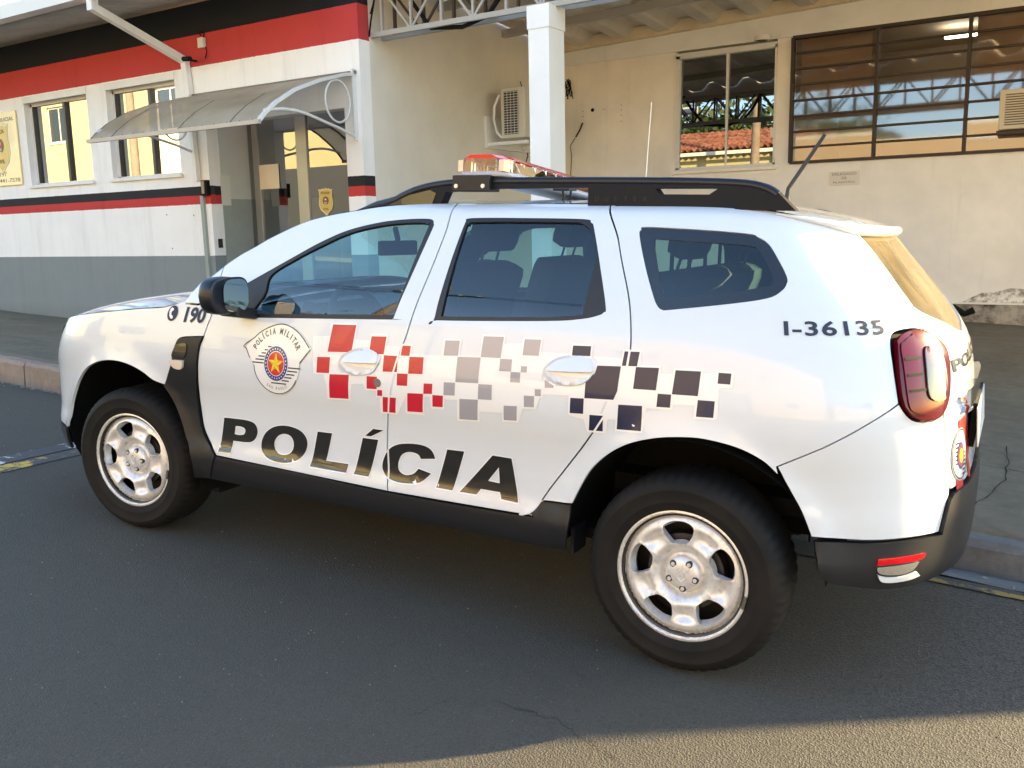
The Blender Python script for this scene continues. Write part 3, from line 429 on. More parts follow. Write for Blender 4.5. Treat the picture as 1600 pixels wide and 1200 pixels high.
for mir in (False,True):
    kw=dict(mirror=mir); GP=.0032; st=.035 if not mir else .09
    PN('front_fender',fender,[],M['paint'],step=st,gap=GP,**kw)
    d1=PN('front_door',fdp,[rp(PL['fw_outer'])],M['paint'],step=st,gap=GP,**kw)
    d2=PN('rear_door',rdp,[rp(PL['rw_outer'])],M['paint'],step=st,gap=GP,**kw)
    qp=PN('quarter_panel',quarter,[quarter_hole],M['paint'],step=st,gap=.0025,**kw)
    PN('window_frame',rp(PL['fw_outer']),[rp(PL['fw_glass'])],M['rubber'],d1,off=-.001,gap=0,lip=.014,step=st,**kw)
    PN('window_glass',rp(PL['fw_glass']),[],M['carglass'],d1,off=-.009,gap=-.004,lip=0,step=st,**kw)
    PN('window_frame',rp(PL['rw_outer']),[rp(PL['rw_glass'])],M['rubber'],d2,off=-.001,gap=0,lip=.014,step=st,**kw)
    PN('window_glass',rp(PL['rw_glass']),[],M['privglass'],d2,off=-.009,gap=-.004,lip=0,step=st,**kw)
    PN('window_surround',rp(PL['qw_outer']),[rp(PL['qw_glass'])],M['gloss'],qp,off=-.002,gap=0.002,lip=.006,step=st,**kw)
    PN('window_glass',rp(PL['qw_glass']),[],M['privglass'],qp,off=-.004,gap=-.004,lip=0,step=st,**kw)
    PN('sill_cladding',rp(PL['sill']),[],M['plastic'],off=.004,step=st,k=3,**kw)
    PN('vent_trim',rp(PL['vent_trim']),[],M['plastic'],off=.010,step=st,k=3,lip=.016,**kw)
    if not mir:
        PN('vent_grille',rp(PL['vent_grille']),[],M['gloss'],off=.0135,step=.02,lip=.004)
        PN('side_marker_lamp',rp(PL['side_marker']),[],mat('side_marker_lens',(.72,.62,.50),.15,coat=1),off=.020,step=.012,lip=.012)
    # headlight and tail lamp
    hl=[[-.50,.925],[-.56,.885],[-.66,.845],[-.82,.81],[-1.0,.80],[-1.08,.84],[-1.02,.865],[-.85,.876],[-.66,.900]]
    h=PN('headlight',hl,[],M['clearlens'],off=.004,step=.03,lip=.03,**kw)
    PN('reflector',hl,[],M['bulb'],h,off=-.03,step=.04,lip=0,gap=.01,**kw)
    tl=PN('tail_lamp',lamp_poly,[],M['redlens'],off=.014,step=.02,lip=.02,**kw)
    clear=[[3.268,1.085],[3.284,1.108],[3.320,1.110],[3.346,1.088],[3.348,1.02],[3.336,.970],[3.312,.948],[3.276,.950],[3.256,.972],[3.258,1.03]]
    PN('clear_lens',clear,[],M['clearlens'],tl,off=.020,step=.02,lip=.006,**kw)
    PN('reflector',clear,[],M['lampin'],tl,off=.0155,step=.02,lip=0,gap=.003,**kw)
    PN('red_bulb_lens',[[3.280,1.10],[3.315,1.105],[3.335,1.08],[3.318,1.045],[3.285,1.05]],[],M['redlens2'],tl,off=.018,step=.02,lip=0,**kw)
    PN('red_strip',[[3.196,1.10],[3.216,1.128],[3.25,1.142],[3.246,1.12],[3.238,.95],[3.26,.915],[3.215,.92],[3.192,.955]],[],M['redlens2'] if False else M['redlens'],tl,off=.018,step=.02,lip=.004,**kw)
    for zz_ in (.985,1.03,1.075): PN('lens_rib',[[3.200,zz_-.004],[3.200,zz_+.004],[3.250,zz_+.006],[3.250,zz_-.002]],[],M['liner'],tl,off=.0195,step=.02,lip=0,gap=0,corner=True,**kw)
    # rear reflector group low in the bumper
    PN('bumper_reflector',rp(PL['reflector']),[],M['redlens2'],off=.016,step=.02,lip=.01,k=3,**kw)
    PN('reversing_lamp',rp(PL['rev_lamp']),[],M['bulb'],off=.016,step=.02,lip=.01,k=3,**kw)
    PN('lamp_trim',rp(PL['lamp_trim']),[],M['paint'],off=.018,step=.02,lip=.01,k=3,**kw)
    # dark inner shell behind the panel gaps
    inner=[[.47,.40,1],[.47,1.13,1],[.62,1.24,1],[.86,1.385,1],[1.2,1.478,1],[1.6,1.505,1],[2.7,1.505,1],[3.0,1.48,1],[3.25,1.44,1],[3.30,1.2,1],[3.30,.60,1],[3.02,.56,1],[2.96,.69,1],[2.87,.775,1],[2.72,.825,1],[2.6,.82,1],[2.43,.745,1],[2.33,.64,1],[2.27,.50,1],[2.2,.38,1]]
    PN('inner_shell',inner,[rp(PL['fw_outer']),rp(PL['rw_outer']),rp(PL['qw_outer'])],M['liner'],off=-.022,lip=0,gap=0,step=.09,**kw)
PN('front_bumper',fbump_all,[],M['paint'],k=3)
PN('front_bumper_cladding',flow_n+mirf(flow_n,UCF),[],M['plastic'],off=.006,k=3)
PN('radiator_grille',[[UCF-.32,.77],[UCF-.32,.86],[UCF+.32,.86],[UCF+.32,.77]],[],M['gloss'],off=.006,corner=True)
for b in (rb_white_n,):
    PN('rear_bumper',b,[],M['paint'],k=3); PN('rear_bumper',b,[],M['paint'],k=3,mirror=True)
PN('rear_bumper_cladding',bl_all,[],M['plastic'],off=.012,lip=.03,k=3)
tg=PN('tailgate',tg_all,[rg_all],M['paint'],k=3)
PN('rear_window',rg_all,[],M['dustyglass'],tg,off=-.006,gap=-.004,lip=0,k=3)
def ring(A,B): return A
# ---- lofted top: bonnet, windscreen, roof
def loft(name,edge,crown,mt,n=24,bulge=0,parent=car,p=2,flip=False):
    L=np.array([np.stack(surf(u,z)) for u,z in edge],float).reshape(len(edge),3); Rr=L.copy(); Rr[:,1]*=-1
    V=[];F=[]
    for i in range(len(edge)):
        for j in range(n+1):
            s=j/n; t=abs(2*s-1); q=L[i]*(1-s)+Rr[i]*s; c=crown[i] if hasattr(crown,'__len__') else crown
            b=bulge[i] if hasattr(bulge,'__len__') else bulge
            q=q+np.array([-b*(1-t**2),0,c*(1-t**p)]); V.append(q)
    for i in range(len(edge)-1):
        for j in range(n):
            a=i*(n+1)+j; F.append((a,a+1,a+n+2,a+n+1) if not flip else (a,a+n+1,a+n+2,a+1))
    return mesh(name,V,F,mt,parent,True)
he=[[u,z] for u,z in [(-1.3137,.835),(-1.2,.838),(-1.05,.85),(-.92,.868),(-.8,.888),(-.72,.902),(-.66,.912),(-.6,.93),(-.52,.95),(-.45,.966),(-.3,.994),(-.15,1.018),(0,1.038),(.15,1.056),(.3,1.072),(.42,1.10)]]
loft('bonnet',he,[0,.012,.025,.036,.043,.047,.05,.055,.058,.06,.062,.062,.062,.062,.06,.05],M['paint'],30,p=4)
we=[[.42,1.10]]+topfront+apil; 
ws=loft('windscreen',we,[.0]*len(we),M['carglass'],24,bulge=[.26-.10*i/len(we) for i in range(len(we))])
re_=[[float(u),float(ZT(u))] for u in list(np.linspace(1.209,3.0,26))+list(np.linspace(3.05,3.76,22))]
loft('roof',re_,[.022*min(1,max(0,(3.7-u)/1.2)) for u,_ in re_],M['paint'],24,bulge=[.16*max(0,1-(u-1.209)/.5)**2 for u,_ in re_])
# headlining and floor keep the cabin closed
v=[];f=[]
MB().box(.95,2.8,-.50,.50,1.47,1.478).build('headlining',M['interior'],car)
MB().box(-.55,2.45,-.70,.70,.34,.38).build('floor_pan',M['liner'],car)
for y in (-1,1):
    MB().box(.47,2.2,y*.70,y*.84,.335,.42).build('inner_sill',M['liner'],car)
# spoiler lip and brake lamp
sp=[[3.05,1.497],[3.2,1.478],[3.4,1.466],[3.6,1.463],[UCR,1.462]]
mb=MB()
pts=[np.array(surf(u,float(ZT(u))-.010),float)+np.array([.010,0,0]) for u in np.linspace(2.95,2*UCR-2.95,44)]
mb.tube([tuple(p) for p in pts],[.003+.017*min(1,min(i,43-i)/9) for i in range(44)],10); mb.build('roof_spoiler',M['paint'],car,True)
MB().box(3.075,3.108,-.14,.14,1.432,1.446).build('high_brake_lamp',M['redlens'],car)
# ---- wheel housings
for cx in (0,2.673):
    for sg in (-1,1):
        mb=MB(); n=30; R=.462 if cx==0 else .440
        v=[];f=[]
        for k in range(n+1):
            a=math.radians((-14+206*k/n) if cx==0 else (2+176*k/n)); hx=cx+R*math.cos(a); hz=.358+R*math.sin(a); yo=abs(float(side(x2u(hx,hz),hz)[1]))-.016
            for y in (yo,.42): v.append((hx,sg*y,hz))
        for k in range(n): f.append((2*k,2*k+1,2*k+3,2*k+2))
        mb.add(v,f); mb.add([(cx-R,sg*.42,.40),(cx+R,sg*.42,.40),(cx+R,sg*.42,.86),(cx-R,sg*.42,.86)],[(0,1,2,3)])
        mb.build('wheel_housing',M['liner'],car,True)
        # flexible edge joining housing and body
# ---- painted arch edge return, mud flap
MB().box(2.262,2.275,-.84,-.74,.325,.42).build('mud_flap',M['plastic'],car)
MB().box(-.30,.45,-.75,.75,.22,.34).build('underbody_front',M['liner'],car)
MB().box(2.3,3.2,-.55,.6,.50,.56).build('underbody_rear',M['liner'],car)
MB().tube([(2.35,.1,.40),(2.9,.1,.43),(3.25,.15,.46)],.055,12).build('exhaust_silencer',M['darkmetal'],car,True)
MB().bar((2.673,-.72,.33),(2.673,.72,.33),.09).build('rear_axle',M['darkmetal'],car)

# ---------------------------------------------------------------- wheels
def tyre_mesh():
    prof=[(.222,.0),(.232,.004),(.248,.0095),(.251,.0115),(.254,.0105),(.272,.0145),(.290,.014),(.293,.0155),(.296,.0130),(.306,.010),(.318,.000),(.328,-.012),(.3345,-.028),(.3375,-.055),(.338,-.108),(.3375,-.160),(.3345,-.187),(.328,-.205),(.300,-.224),(.26,-.222),(.225,-.205)]
    n=224; V=[];F=[]
    for i in range(n):
        a=2*PI*i/n
        for j,(r,y) in enumerate(prof):
            rr=r
            if 11<=j<=17:   # tread blocks: every other pair of rings is cut
                cut=(i%4)==(0 if j<14 else 2)
                if cut and j in(11,12,13,15,16,17): rr=r-.006
                if j==14: rr=r-.006
            if j==10 and i%4==0: rr-=.003
            V.append((rr*math.cos(a),-(y),rr*math.sin(a)))
    m_=len(prof)
    for i in range(n):
        for j in range(m_-1):
            a=i*m_+j; b=((i+1)%n)*m_+j; F.append((a,a+1,b+1,b))
    return V,F
TV,TF=tyre_mesh()
def rimdepth(x,z,rot):
    r=np.hypot(x,z); a=np.arctan2(z,x)-rot
    base=pchip([0,.060,.068,.085,.11,.165,.190,.199,.203,.2055,.211,.214,.2235],[.040,.040,.046,.026,.011,.010,.018,.026,.030,.018,.006,.0,.003])(r)
    w=np.cos(5*a)   # +1 at the openings, -1 between them
    pet=np.exp(-((r-.142)/.026)**2)*np.clip((-w-.15)/.85,0,1)**.7*.021
    rimlift=np.exp(-((r-.168)/.02)**2)*np.clip(-w,0,1)*.006
    ho=np.exp(-((r-.135)/.05)**2)*np.clip(w,0,1)**4*.004
    return base+pet-rimlift+ho
def make_wheel(name_rot,det=True):
    w=mesh('wheel',*( (lambda mb:(mb.v,mb.f))(MB().cyl((0,.20,0),(0,-1,0),.20,.06,40).cyl((0,.10,0),(0,-1,0),.13,.045,40)) ),M['darkmetal'],car)
    mesh('tyre',TV,TF,M['tyre'],w,True)
    if det:
        rot=name_rot; holes=[]
        for k in range(5):
            a0=rot+k*2*PI/5; h=[]
            for r_,da in ((.110,-.20),(.110,.20),(.128,.30),(.150,.335),(.172,.30),(.181,.16),(.183,0),(.181,-.16),(.172,-.30),(.150,-.335),(.128,-.30)):
                h.append([r_*math.cos(a0+da),r_*math.sin(a0+da)])
            holes.append(h)
        circ=[[.2235*math.cos(t),.2235*math.sin(t)] for t in np.linspace(0,2*PI,90,endpoint=False)]
        fn=lambda u,z:(u,rimdepth(u,z,rot),z)
        panel('rim',fn,circ,[smooth_poly(h,5) for h in holes],M['rim'],w,step=.0058,lip=.030,gap=0,raw=True)
        # hub cap: a shallow dome with five wheel nuts and the diamond badge
        mb=MB(); V=[];F=[];n=40
        for j,(r,y) in enumerate([(.0,.010),(.03,.011),(.045,.014),(.055,.019),(.060,.028),(.061,.042)]):
            for i in range(n): V.append((r*math.cos(2*PI*i/n),y,r*math.sin(2*PI*i/n)))
        for j in range(5):
            for i in range(n): F.append((j*n+i,j*n+(i+1)%n,(j+1)*n+(i+1)%n,(j+1)*n+i))
        mb.add(V,F); mb.build('hub_cap',M['rim'],w,True)
        for k in range(5):
            a=rot+PI/2*0+k*2*PI/5+.62; c=(.046*math.cos(a),.0,.046*math.sin(a))
            mb=MB(); mb.cyl((c[0],.0125,c[2]),(0,1,0),.0115,.02,16); mb.build('nut_recess',M['darkmetal'],w)
            mb=MB(); mb.cyl((c[0],.0085,c[2]),(0,1,0),.0072,.02,6); mb.cyl((c[0],.0060,c[2]),(0,1,0),.004,.004,10); mb.build('wheel_nut',M['rim'],w)
        # badge: a diamond of folded strip
        D=[(0,.027),(.0165,.010),(.0165,-.010),(0,-.027),(-.0165,-.010),(-.0165,.010)]; I=[(p*.62,q*.66) for p,q in D]
        mb=MB()
        for i in range(6):
            j=(i+1)%6; y0,y1=.0125,.0065
            mb.add([(D[i][0],y0,D[i][1]),(D[j][0],y0,D[j][1]),(I[j][0],y0,I[j][1]),(I[i][0],y0,I[i][1]),(D[i][0]*.82,y1,D[i][1]*.84),(D[j][0]*.82,y1,D[j][1]*.84)],[(0,1,5,4),(4,5,2,3)])
        mb.add([(-.004,.0066,.012),(.004,.0066,.012),(.010,.0066,-.002),(-.002,.0066,-.010)],[(0,1,2,3)])
        mb.build('badge',M['rim'],w)
        # balance weight clipped to the flange
        a=rot*0+( -.12 if abs(name_rot)>.5 else 2.9)
        for k in range(4):
            b=a-.05*k; mb=MB(); mb.box(-.005,.005,-.006,.004,-.005,.005,Matrix.Translation((.2165*math.cos(b),0,.2165*math.sin(b)))@Matrix.Rotation(-b,4,'Y')); mb.build('balance_weight',M['lampin'],w)
        # pressed-steel barrel behind the face
        mb=MB(); V=[];F=[];n=60
        for r,y in ((.2215,.003),(.203,.012),(.200,.10),(.21,.19)):
            for i in range(n): V.append((r*math.cos(2*PI*i/n),y,r*math.sin(2*PI*i/n)))
        for j in range(3):
            for i in range(n): F.append((j*n+i,j*n+(i+1)%n,(j+1)*n+(i+1)%n,(j+1)*n+i))
        mb.add(V,F); mb.build('barrel',M['darkmetal'],w,True)
    return w
YW=.870
w1=make_wheel(math.radians(97)); w1.location=(2.673,-YW,.338)
w2=make_wheel(math.radians(34)); st=.107
w2.location=(.168*math.sin(st),-.70-.168*math.cos(st),.338); w2.rotation_euler=(0,0,st)
for cx in (0,2.673):
    w=make_wheel(0,False); w.location=(cx,YW,.338); w.rotation_euler=(0,0,PI+(st if cx==0 else 0))

# ---------------------------------------------------------------- mirrors, handles, rack, aerials
def superell(c,r,e=.55,nu=28,nv=16,sc=None):
    V=[];F=[]
    sg=lambda t,p:math.copysign(abs(t)**p,t)
    for i in range(nv+1):
        a=-PI/2+PI*i/nv
        for j in range(nu):
            b=2*PI*j/nu; x=sg(math.cos(a),e)*sg(math.cos(b),e); y=sg(math.cos(a),e)*sg(math.sin(b),e); z=sg(math.sin(a),e)
            V.append((c[0]+r[0]*x,c[1]+r[1]*y,c[2]+r[2]*z))
    for i in range(nv):
        for j in range(nu): F.append((i*nu+j,i*nu+(j+1)%nu,(i+1)*nu+(j+1)%nu,(i+1)*nu+j))
    return V,F
for sg in (-1,1):
    par=[o for o in car.children if o.name.startswith('front_door')][0 if sg<0 else 1]
    V,F=superell((0,0,0),(.055,.092,.074),.62)
    V2=[]
    for x,y,z in V:
        k=1-.10*max(0,z/.08)-.12*max(0,-z/.08); yy=y*k
        xx=x if x<.03 else .03+(x-.03)*.25
        xx+= -.02*max(0,-y/.118)*0
        V2.append((.800+xx-.25*(-(yy))*0, sg*(1.015-yy*(1 if sg<0 else -1)*(-1 if sg<0 else -1)) if False else -1*(1.015)+yy, 1.158+z))
    if sg>0: V2=[(x,-y,z) for x,y,z in V2]; F=[f[::-1] for f in F]
    mh=mesh('door_mirror',V2,F,M['railtop'],par,True)
    tilt=Matrix.Translation((.845,sg*.982,1.160))@Matrix.Rotation(sg*.10,4,'Z')
    g=[(math.copysign(abs(math.cos(t))**.6,math.cos(t))*.060,math.copysign(abs(math.sin(t))**.6,math.sin(t))*.064) for t in np.linspace(0,2*PI,36,endpoint=False)]
    mb=MB(); mb.add([tuple(tilt@Vector((.002,a,b))) for a,b in g],[tuple(range(36))]); mb.build('mirror_glass',M['mirror'],mh)
    mb=MB(); mb.add([tuple(tilt@Vector((-.004+.0,a*1.10,b*1.12))) for a,b in g],[tuple(range(36))]); mb.build('mirror_rim',M['rubber'],mh)
    MB().box(.735,.80,sg*1.125,sg*1.137,1.128,1.136).build('indicator_strip',M['clearlens'],mh)
    mb=MB(); mb.bar((.80,sg*.985,1.095),(.80,sg*.87,1.075),.10,.045); mb.build('mirror_foot',M['plastic'],par,bevel=.01)
FD=[o for o in car.children if o.name.startswith('front_door')][0]; RD=[o for o in car.children if o.name.startswith('rear_door')][0]
def bowl_fn(poly,depth):
    P=np.array(smooth_poly(poly,6)); c=P.mean(0); ctr=(P.max(0)+P.min(0))/2; hw=(P.max(0)-P.min(0))/2
    def fn(u,z):
        x,y,zz=surf(u,z); d=np.clip(1-((u-ctr[0])/hw[0])**2-((z-ctr[1])/hw[1])**2,0,1)
        return x,y+depth*d**.8,zz
    return fn
for door,b,h in ((FD,'handle1_bowl','handle1'),(RD,'handle2_bowl','handle2')):
    bp=rp(PL[b]); hp=rp(PL[h]); B=np.array([p[:2] for p in bp]); zc=(B[:,1].max()+B[:,1].min())/2
    # raised rim and scooped dish, the dish set proud by a hair so that it replaces the skin under it
    ctr=(B.max(0)+B.min(0))/2; hw=(B.max(0)-B.min(0))/2
    def fn(u,z,ctr=ctr,hw=hw):
        x,y,zz=surf(u,z); rr=np.sqrt(((u-ctr[0])/hw[0])**2+((z-ctr[1])/hw[1])**2)
        return x,y-.006*np.exp(-((rr-.92)/.10)**2)-.0015,zz
    low=[p for p in bp]
    panel('handle_dish',fn,low,[],M['paint'],door,off=.0,step=.012,lip=.004,gap=0)
    H=np.array([p[:2] for p in hp]); hz0,hz1=H[:,1].min(),H[:,1].max()
    def fh(u,z,z0=hz0,z1=hz1,a=H[:,0].min(),b2=H[:,0].max()):
        x,y,zz=surf(u,z); t=np.clip((z1-z)/(z1-z0),0,1); q=np.clip(1-((u-(a+b2)/2)/((b2-a)/2))**2,0,1)
        return x,y-(.005+.017*t**.8*q**.35),zz
    panel('door_handle',fh,hp,[],M['paint'],door,step=.012,lip=.014,gap=.0015,k=4)
    zb=hz0; u0,u1=H[:,0].min()+.02,H[:,0].max()-.015
    panel('handle_gap_strip',surf,[[u0,zb+.001],[u1,zb-.001],[u1-.02,zb-.012],[u0+.03,zb-.011]],[],M['film'],door,off=.003,step=.02,lip=0,gap=0,k=3)  # white film strip along the handle's lower edge
kx,kz=PL['keyhole'][0][:2]; kp=np.array(surf(kx,kz),float)
mb=MB(); mb.cyl(kp+np.array([0,.006,0]),(0,-1,0),.0165,.010,20); o=mb.build('lock_cylinder',M['bulb'],FD,True)
# roof rack rail: measured outline in the side plane, given the bar's own width
def xz(name,outer,holes,y0,y1,mt,parent=car,corner=True,step=.05):
    mb=MB(); O=smooth_poly(outer,4,corner); Hs=[smooth_poly(h,4,corner) for h in holes]; vv,F,bd=cdt(densify(O,step),[densify(h,step) for h in Hs],step); n=len(vv)
    V=[(p[0],y0,p[1]) for p in vv]+[(p[0],y1,p[1]) for p in vv]; f=[tuple(map(int,t)) for t in F]+[tuple(int(i)+n for i in t[::-1]) for t in F]+[(int(b),int(a),int(a)+n,int(b)+n) for a,b in bd]
    mb.add(V,f); return mb.build(name,mt,parent,True)
rack=[[1.26,1.495,1],[1.349,1.551],[1.442,1.588],[1.53,1.607],[1.626,1.617],[1.776,1.622],[2.08,1.622],[2.486,1.619],[2.703,1.613],[2.786,1.602],[2.839,1.577],[2.904,1.515,1],[2.644,1.518,1],[2.375,1.522,1],[2.186,1.522,1],[2.186,1.587,1],[1.776,1.583,1],[1.591,1.571,1],[1.556,1.505,1],[1.442,1.505,1]]
for sg in (-1,1):
    rk=xz('roof_rail',rack if sg<0 else [[p[0],p[1]-.078]+p[2:] for p in rack],[[[2.435,1.584-.039*(1+sg),1],[2.45,1.565-.039*(1+sg),1],[2.621,1.565-.039*(1+sg),1],[2.65,1.584-.039*(1+sg),1]]],sg*.615,sg*.565,M['rail'])
    MB().tube([(p[0],sg*.602,p[1]-.013-(.078 if sg>0 else 0)) for p in smooth_poly([q[:2] for q in rack[:12]],3)[:31]],.0165,10).build('rail_tube',M['railtop'],rk,True)
    if sg>0: continue
    ins=[[1.31,1.515],[1.42,1.558],[1.52,1.578],[1.548,1.566],[1.525,1.515]]
    xz('rail_inset',ins,[],sg*.6185,sg*.6145,M['gloss'],rk)
    for k,chs in enumerate('D U S T E R'.split()):
        if sg<0: text_on('rail_lettering',chs,lambda a,b,k=k:(2.215+k*.036+a,-.6185,1.541+b),.016,M['rubber'],rk)
# light bar across the roof with its brackets
LBM=Matrix.Translation((1.745,0,1.592))@Matrix.Rotation(math.radians(-4.6),4,'X')
lb=MB()
def chev(y,w0,w1):  # plan outline: swept back towards the ends
    return -.118,.118
def barslab(ys,z0,z1,infl=0,tap=0):
    V=[];F=[]
    n=len(ys)
    for y in ys:
        a,b=chev(y,0,0); e=1-.30*max(0,(abs(y)-.52)/.10)**2.2; m_=(a+b)/2; hw=(b-a)/2*e+infl
        for (x,z) in ((m_-hw,z0),(m_+hw,z0),(m_+hw-tap,z1),(m_-hw+tap,z1)): V.append(tuple(LBM@Vector((x,y,z))))
    for i in range(n-1):
        for k in range(4): F.append((i*4+k,i*4+(k+1)%4,(i+1)*4+(k+1)%4,(i+1)*4+k))
    F.append((3,2,1,0)); F.append(tuple((n-1)*4+k for k in range(4)))
    return V,F
ys=np.linspace(-.62,.62,31)
V,F=barslab(ys,-.012,.004); base=mesh('light_bar',V,F,M['gloss'],car,True); base.data.materials.clear(); base.data.materials.append(mat('light_bar_base_grey',(.42,.42,.43),.4))
V,F=barslab(ys,.004,.052,-.006,.012); mesh('clear_lens',V,F,M['clearlens'],base,False)
V,F=barslab(ys,.052,.066,-.008,.03); mesh('red_cover',V,F,M['redlens2'],base,False)
mled=mat('lamp_module_silver',(.85,.83,.8),.2,metal=.9); mamb=mat('lamp_module_amber',(.70,.46,.34),.3,metal=.5)
for k in range(26):
    y=-.595+k*.046
    a,b=chev(y,0,0)
    for sd in (0,1):
        x=(a+.030) if sd==0 else (b-.030); mb=MB(); mb.box(-.012,.012,-.019,.019,.006,.048,LBM@Matrix.Translation((x,y,0))@Matrix.Rotation((.35 if k%2 else -.15),4,'Z')); mb.build('lamp_module',mled if k%3 else mamb,base)
MB().box(1.636,1.797,-.64,-.56,1.572,1.632).build('bar_bracket',M['plastic'],base,bevel=.004)
for x in (1.655,1.772): MB().cyl((x,-.64,1.592),(0,-1,0),.008,.006,8).build('bolt',M['rim'],base)
MB().box(1.64,1.76,-.56,-.40,1.612,1.634).build('bar_foot',M['rubber'],base)
MB().tube([(1.93,-.30,1.60),(1.935,-.29,1.56),(1.92,-.28,1.545),(1.95,-.27,1.55),(1.96,-.28,1.585)],.005,6).build('cable',M['rubber'],base,True)
MB().box(1.90,1.97,-.32,-.25,1.585,1.61).build('cable_gland',M['rubber'],base)
# aerials
MB().tube([(2.76,-.12,1.535),(2.765,-.12,1.60),(2.88,-.12,1.79)],[.012,.008,.0065],8).build('roof_aerial',M['rubber'],car,True)

MB().tube([(2.122,.10,1.55),(2.128,.10,1.75),(2.136,.10,1.955)],[.003,.0022,.0016],6).build('whip_aerial',mat('cream_whip',(.75,.68,.52),.4),car,True)

# ================================================================ THE SETTING (street frame: X along the kerb, Y towards the station, Z up)
def gz(X,Y): return -(.041191*X+.003477*Y)/.999145
KY=1.04
def road_z(X,Y):
    z=gz(X,Y); return z-.085*max(0.0,min(1.0,(Y-.62)/.40))**1.5
def pave_z(X,Y):
    e=max(0.0,min(1.0,(X+4.3)/2.6)); r=.37*max(0,min(1,(Y-1.5)/5.4))*e
    h=.13 if X<0 else .078+.052*max(0,min(1,(Y-1.2)/.6))
    if Y<KY+.121: h=-.2
    return gz(X,Y)+h+r+.008*math.sin(X*1.7)*math.sin(Y*2.1+X*.6)*min(1,max(0,(Y-KY-.1)))
def asphalt(t,b):
    p=pos(t); n1=noise(t,p,.8,4,.6,.4); n2=noise(t,p,9,5,.7); 
    v=N(t,'ShaderNodeTexVoronoi',inputs={'Scale':150}); t.links.new(p,v.inputs['Vector'])
    v2=N(t,'ShaderNodeTexVoronoi',inputs={'Scale':4.5}); t.links.new(p,v2.inputs['Vector'])
    c=ramp(t,n1,[(.25,(.056,.0485,.0355)),(.75,(.067,.058,.043))]); c=mixc(t,.45,c,ramp(t,n2,[(.3,(.054,.047,.035)),(.7,(.070,.061,.045))]))
    sp=N(t,'ShaderNodeTexNoise',inputs={'Scale':300,'Detail':2}); t.links.new(p,sp.inputs['Vector'])
    c=mixc(t,ramp(t,sp.outputs[0],[(.60,(0,0,0)),(.74,(.65,.65,.65))]),c,(.21,.20,.185))
    g2=N(t,'ShaderNodeTexNoise',inputs={'Scale':95,'Detail':3,'Roughness':.8}); t.links.new(p,g2.inputs['Vector']); c=mixc(t,ramp(t,g2.outputs[0],[(.34,(.5,.5,.5)),(.46,(0,0,0))]),c,(.018,.017,.016)); c=mixc(t,ramp(t,g2.outputs[0],[(.57,(0,0,0)),(.70,(.4,.4,.4))]),c,(.12,.108,.085))
    # coarser, bleached surface towards the rear right
    sx=N(t,'ShaderNodeSeparateXYZ'); t.links.new(p,sx.inputs[0])
    a=N(t,'ShaderNodeMath',operation='MULTIPLY_ADD',use_clamp=True); t.links.new(sx.outputs[0],a.inputs[0]); a.inputs[1].default_value=1.2; a.inputs[2].default_value=-3.3
    ag=ramp(t,v.outputs['Color'],[(.2,(.022,.021,.019)),(.75,(.10,.092,.078))]); c=mixc(t,a.outputs[0],c,mixc(t,.6,c,ag))
    # flecks of paint and grit
    c=mixc(t,ramp(t,v2.outputs['Distance'],[(.014,(.9,.9,.9)),(.02,(0,0,0))]),c,(.36,.36,.34))
    t.links.new(c,b.inputs['Base Color']); h=mixc(t,.5,v.outputs['Distance'],sp.outputs[0]); bump(t,b,h,.9,.008)
M['asphalt']=mat('worn_asphalt',(.05,.05,.05),.82,build=asphalt)
def concrete(c1,c2,st=(.05,.045,.04)):
    def f(t,b):
        p=pos(t); n1=noise(t,p,1.4,6,.65,.5); n2=noise(t,p,14,5,.7); n3=noise(t,p,120,3,.6); mp=N(t,'ShaderNodeMapping',inputs={'Scale':(.5,2.2,1)}); t.links.new(p,mp.inputs[0]); n4=noise(t,mp.outputs[0],1.3,6,.7,.8)
        c=ramp(t,n1,[(.32,c1),(.68,c2)]); c=mixc(t,ramp(t,n4,[(.50,(0,0,0)),(.72,(.75,.75,.75))]),c,st); c=mixc(t,.30,c,ramp(t,n2,[(.35,tuple(x*.6 for x in c1)),(.65,c2)]))
        t.links.new(c,b.inputs['Base Color']); bump(t,b,mixc(t,.5,n2,n3),.6,.008)
    return f
M['pave']=mat('stained_concrete_paving',(.2,.2,.2),.88,build=concrete((.125,.102,.066),(.195,.165,.110),(.068,.055,.037)))
M['kerb']=mat('kerb_concrete',(.25,.2,.17),.85,build=concrete((.24,.18,.14),(.34,.27,.21),(.10,.08,.065)))
M['gutter']=mat('gutter_concrete',(.2,.2,.2),.85,build=concrete((.11,.11,.105),(.20,.195,.185),(.05,.05,.048)))
def grid(name,xs,ys,zf,mt,kind='structure'):
    V=[(x,y,zf(x,y)) for y in ys for x in xs]; n=len(xs); F=[(j*n+i,j*n+i+1,(j+1)*n+i+1,(j+1)*n+i) for j in range(len(ys)-1) for i in range(n-1)]
    o=mesh(name,V,F,mt,None,True); return tag(o,kind=kind)
xs=list(np.arange(-46,-8,2.))+list(np.arange(-8,9,.25))+list(np.arange(9,47,2.))
tag(grid('road',xs,list(np.arange(-8.6,0.4,.5))+[.45,.55,.62,.7,.8,.9,.98,KY],road_z,M['asphalt']),'dark worn asphalt street in front of the station')
tag(grid('pavement',xs,[KY+.1195,KY+.1225,1.3,1.5,2,2.5,3,3.5,4,4.5,5,5.5,6,6.5,7.1],pave_z,M['pave']),'stained grey concrete pavement along the station')
tag(grid('far_pavement',[-46,-20,0,20,46],[-11.6,-8.6],lambda x,y:gz(x,y)+.12,M['pave']))
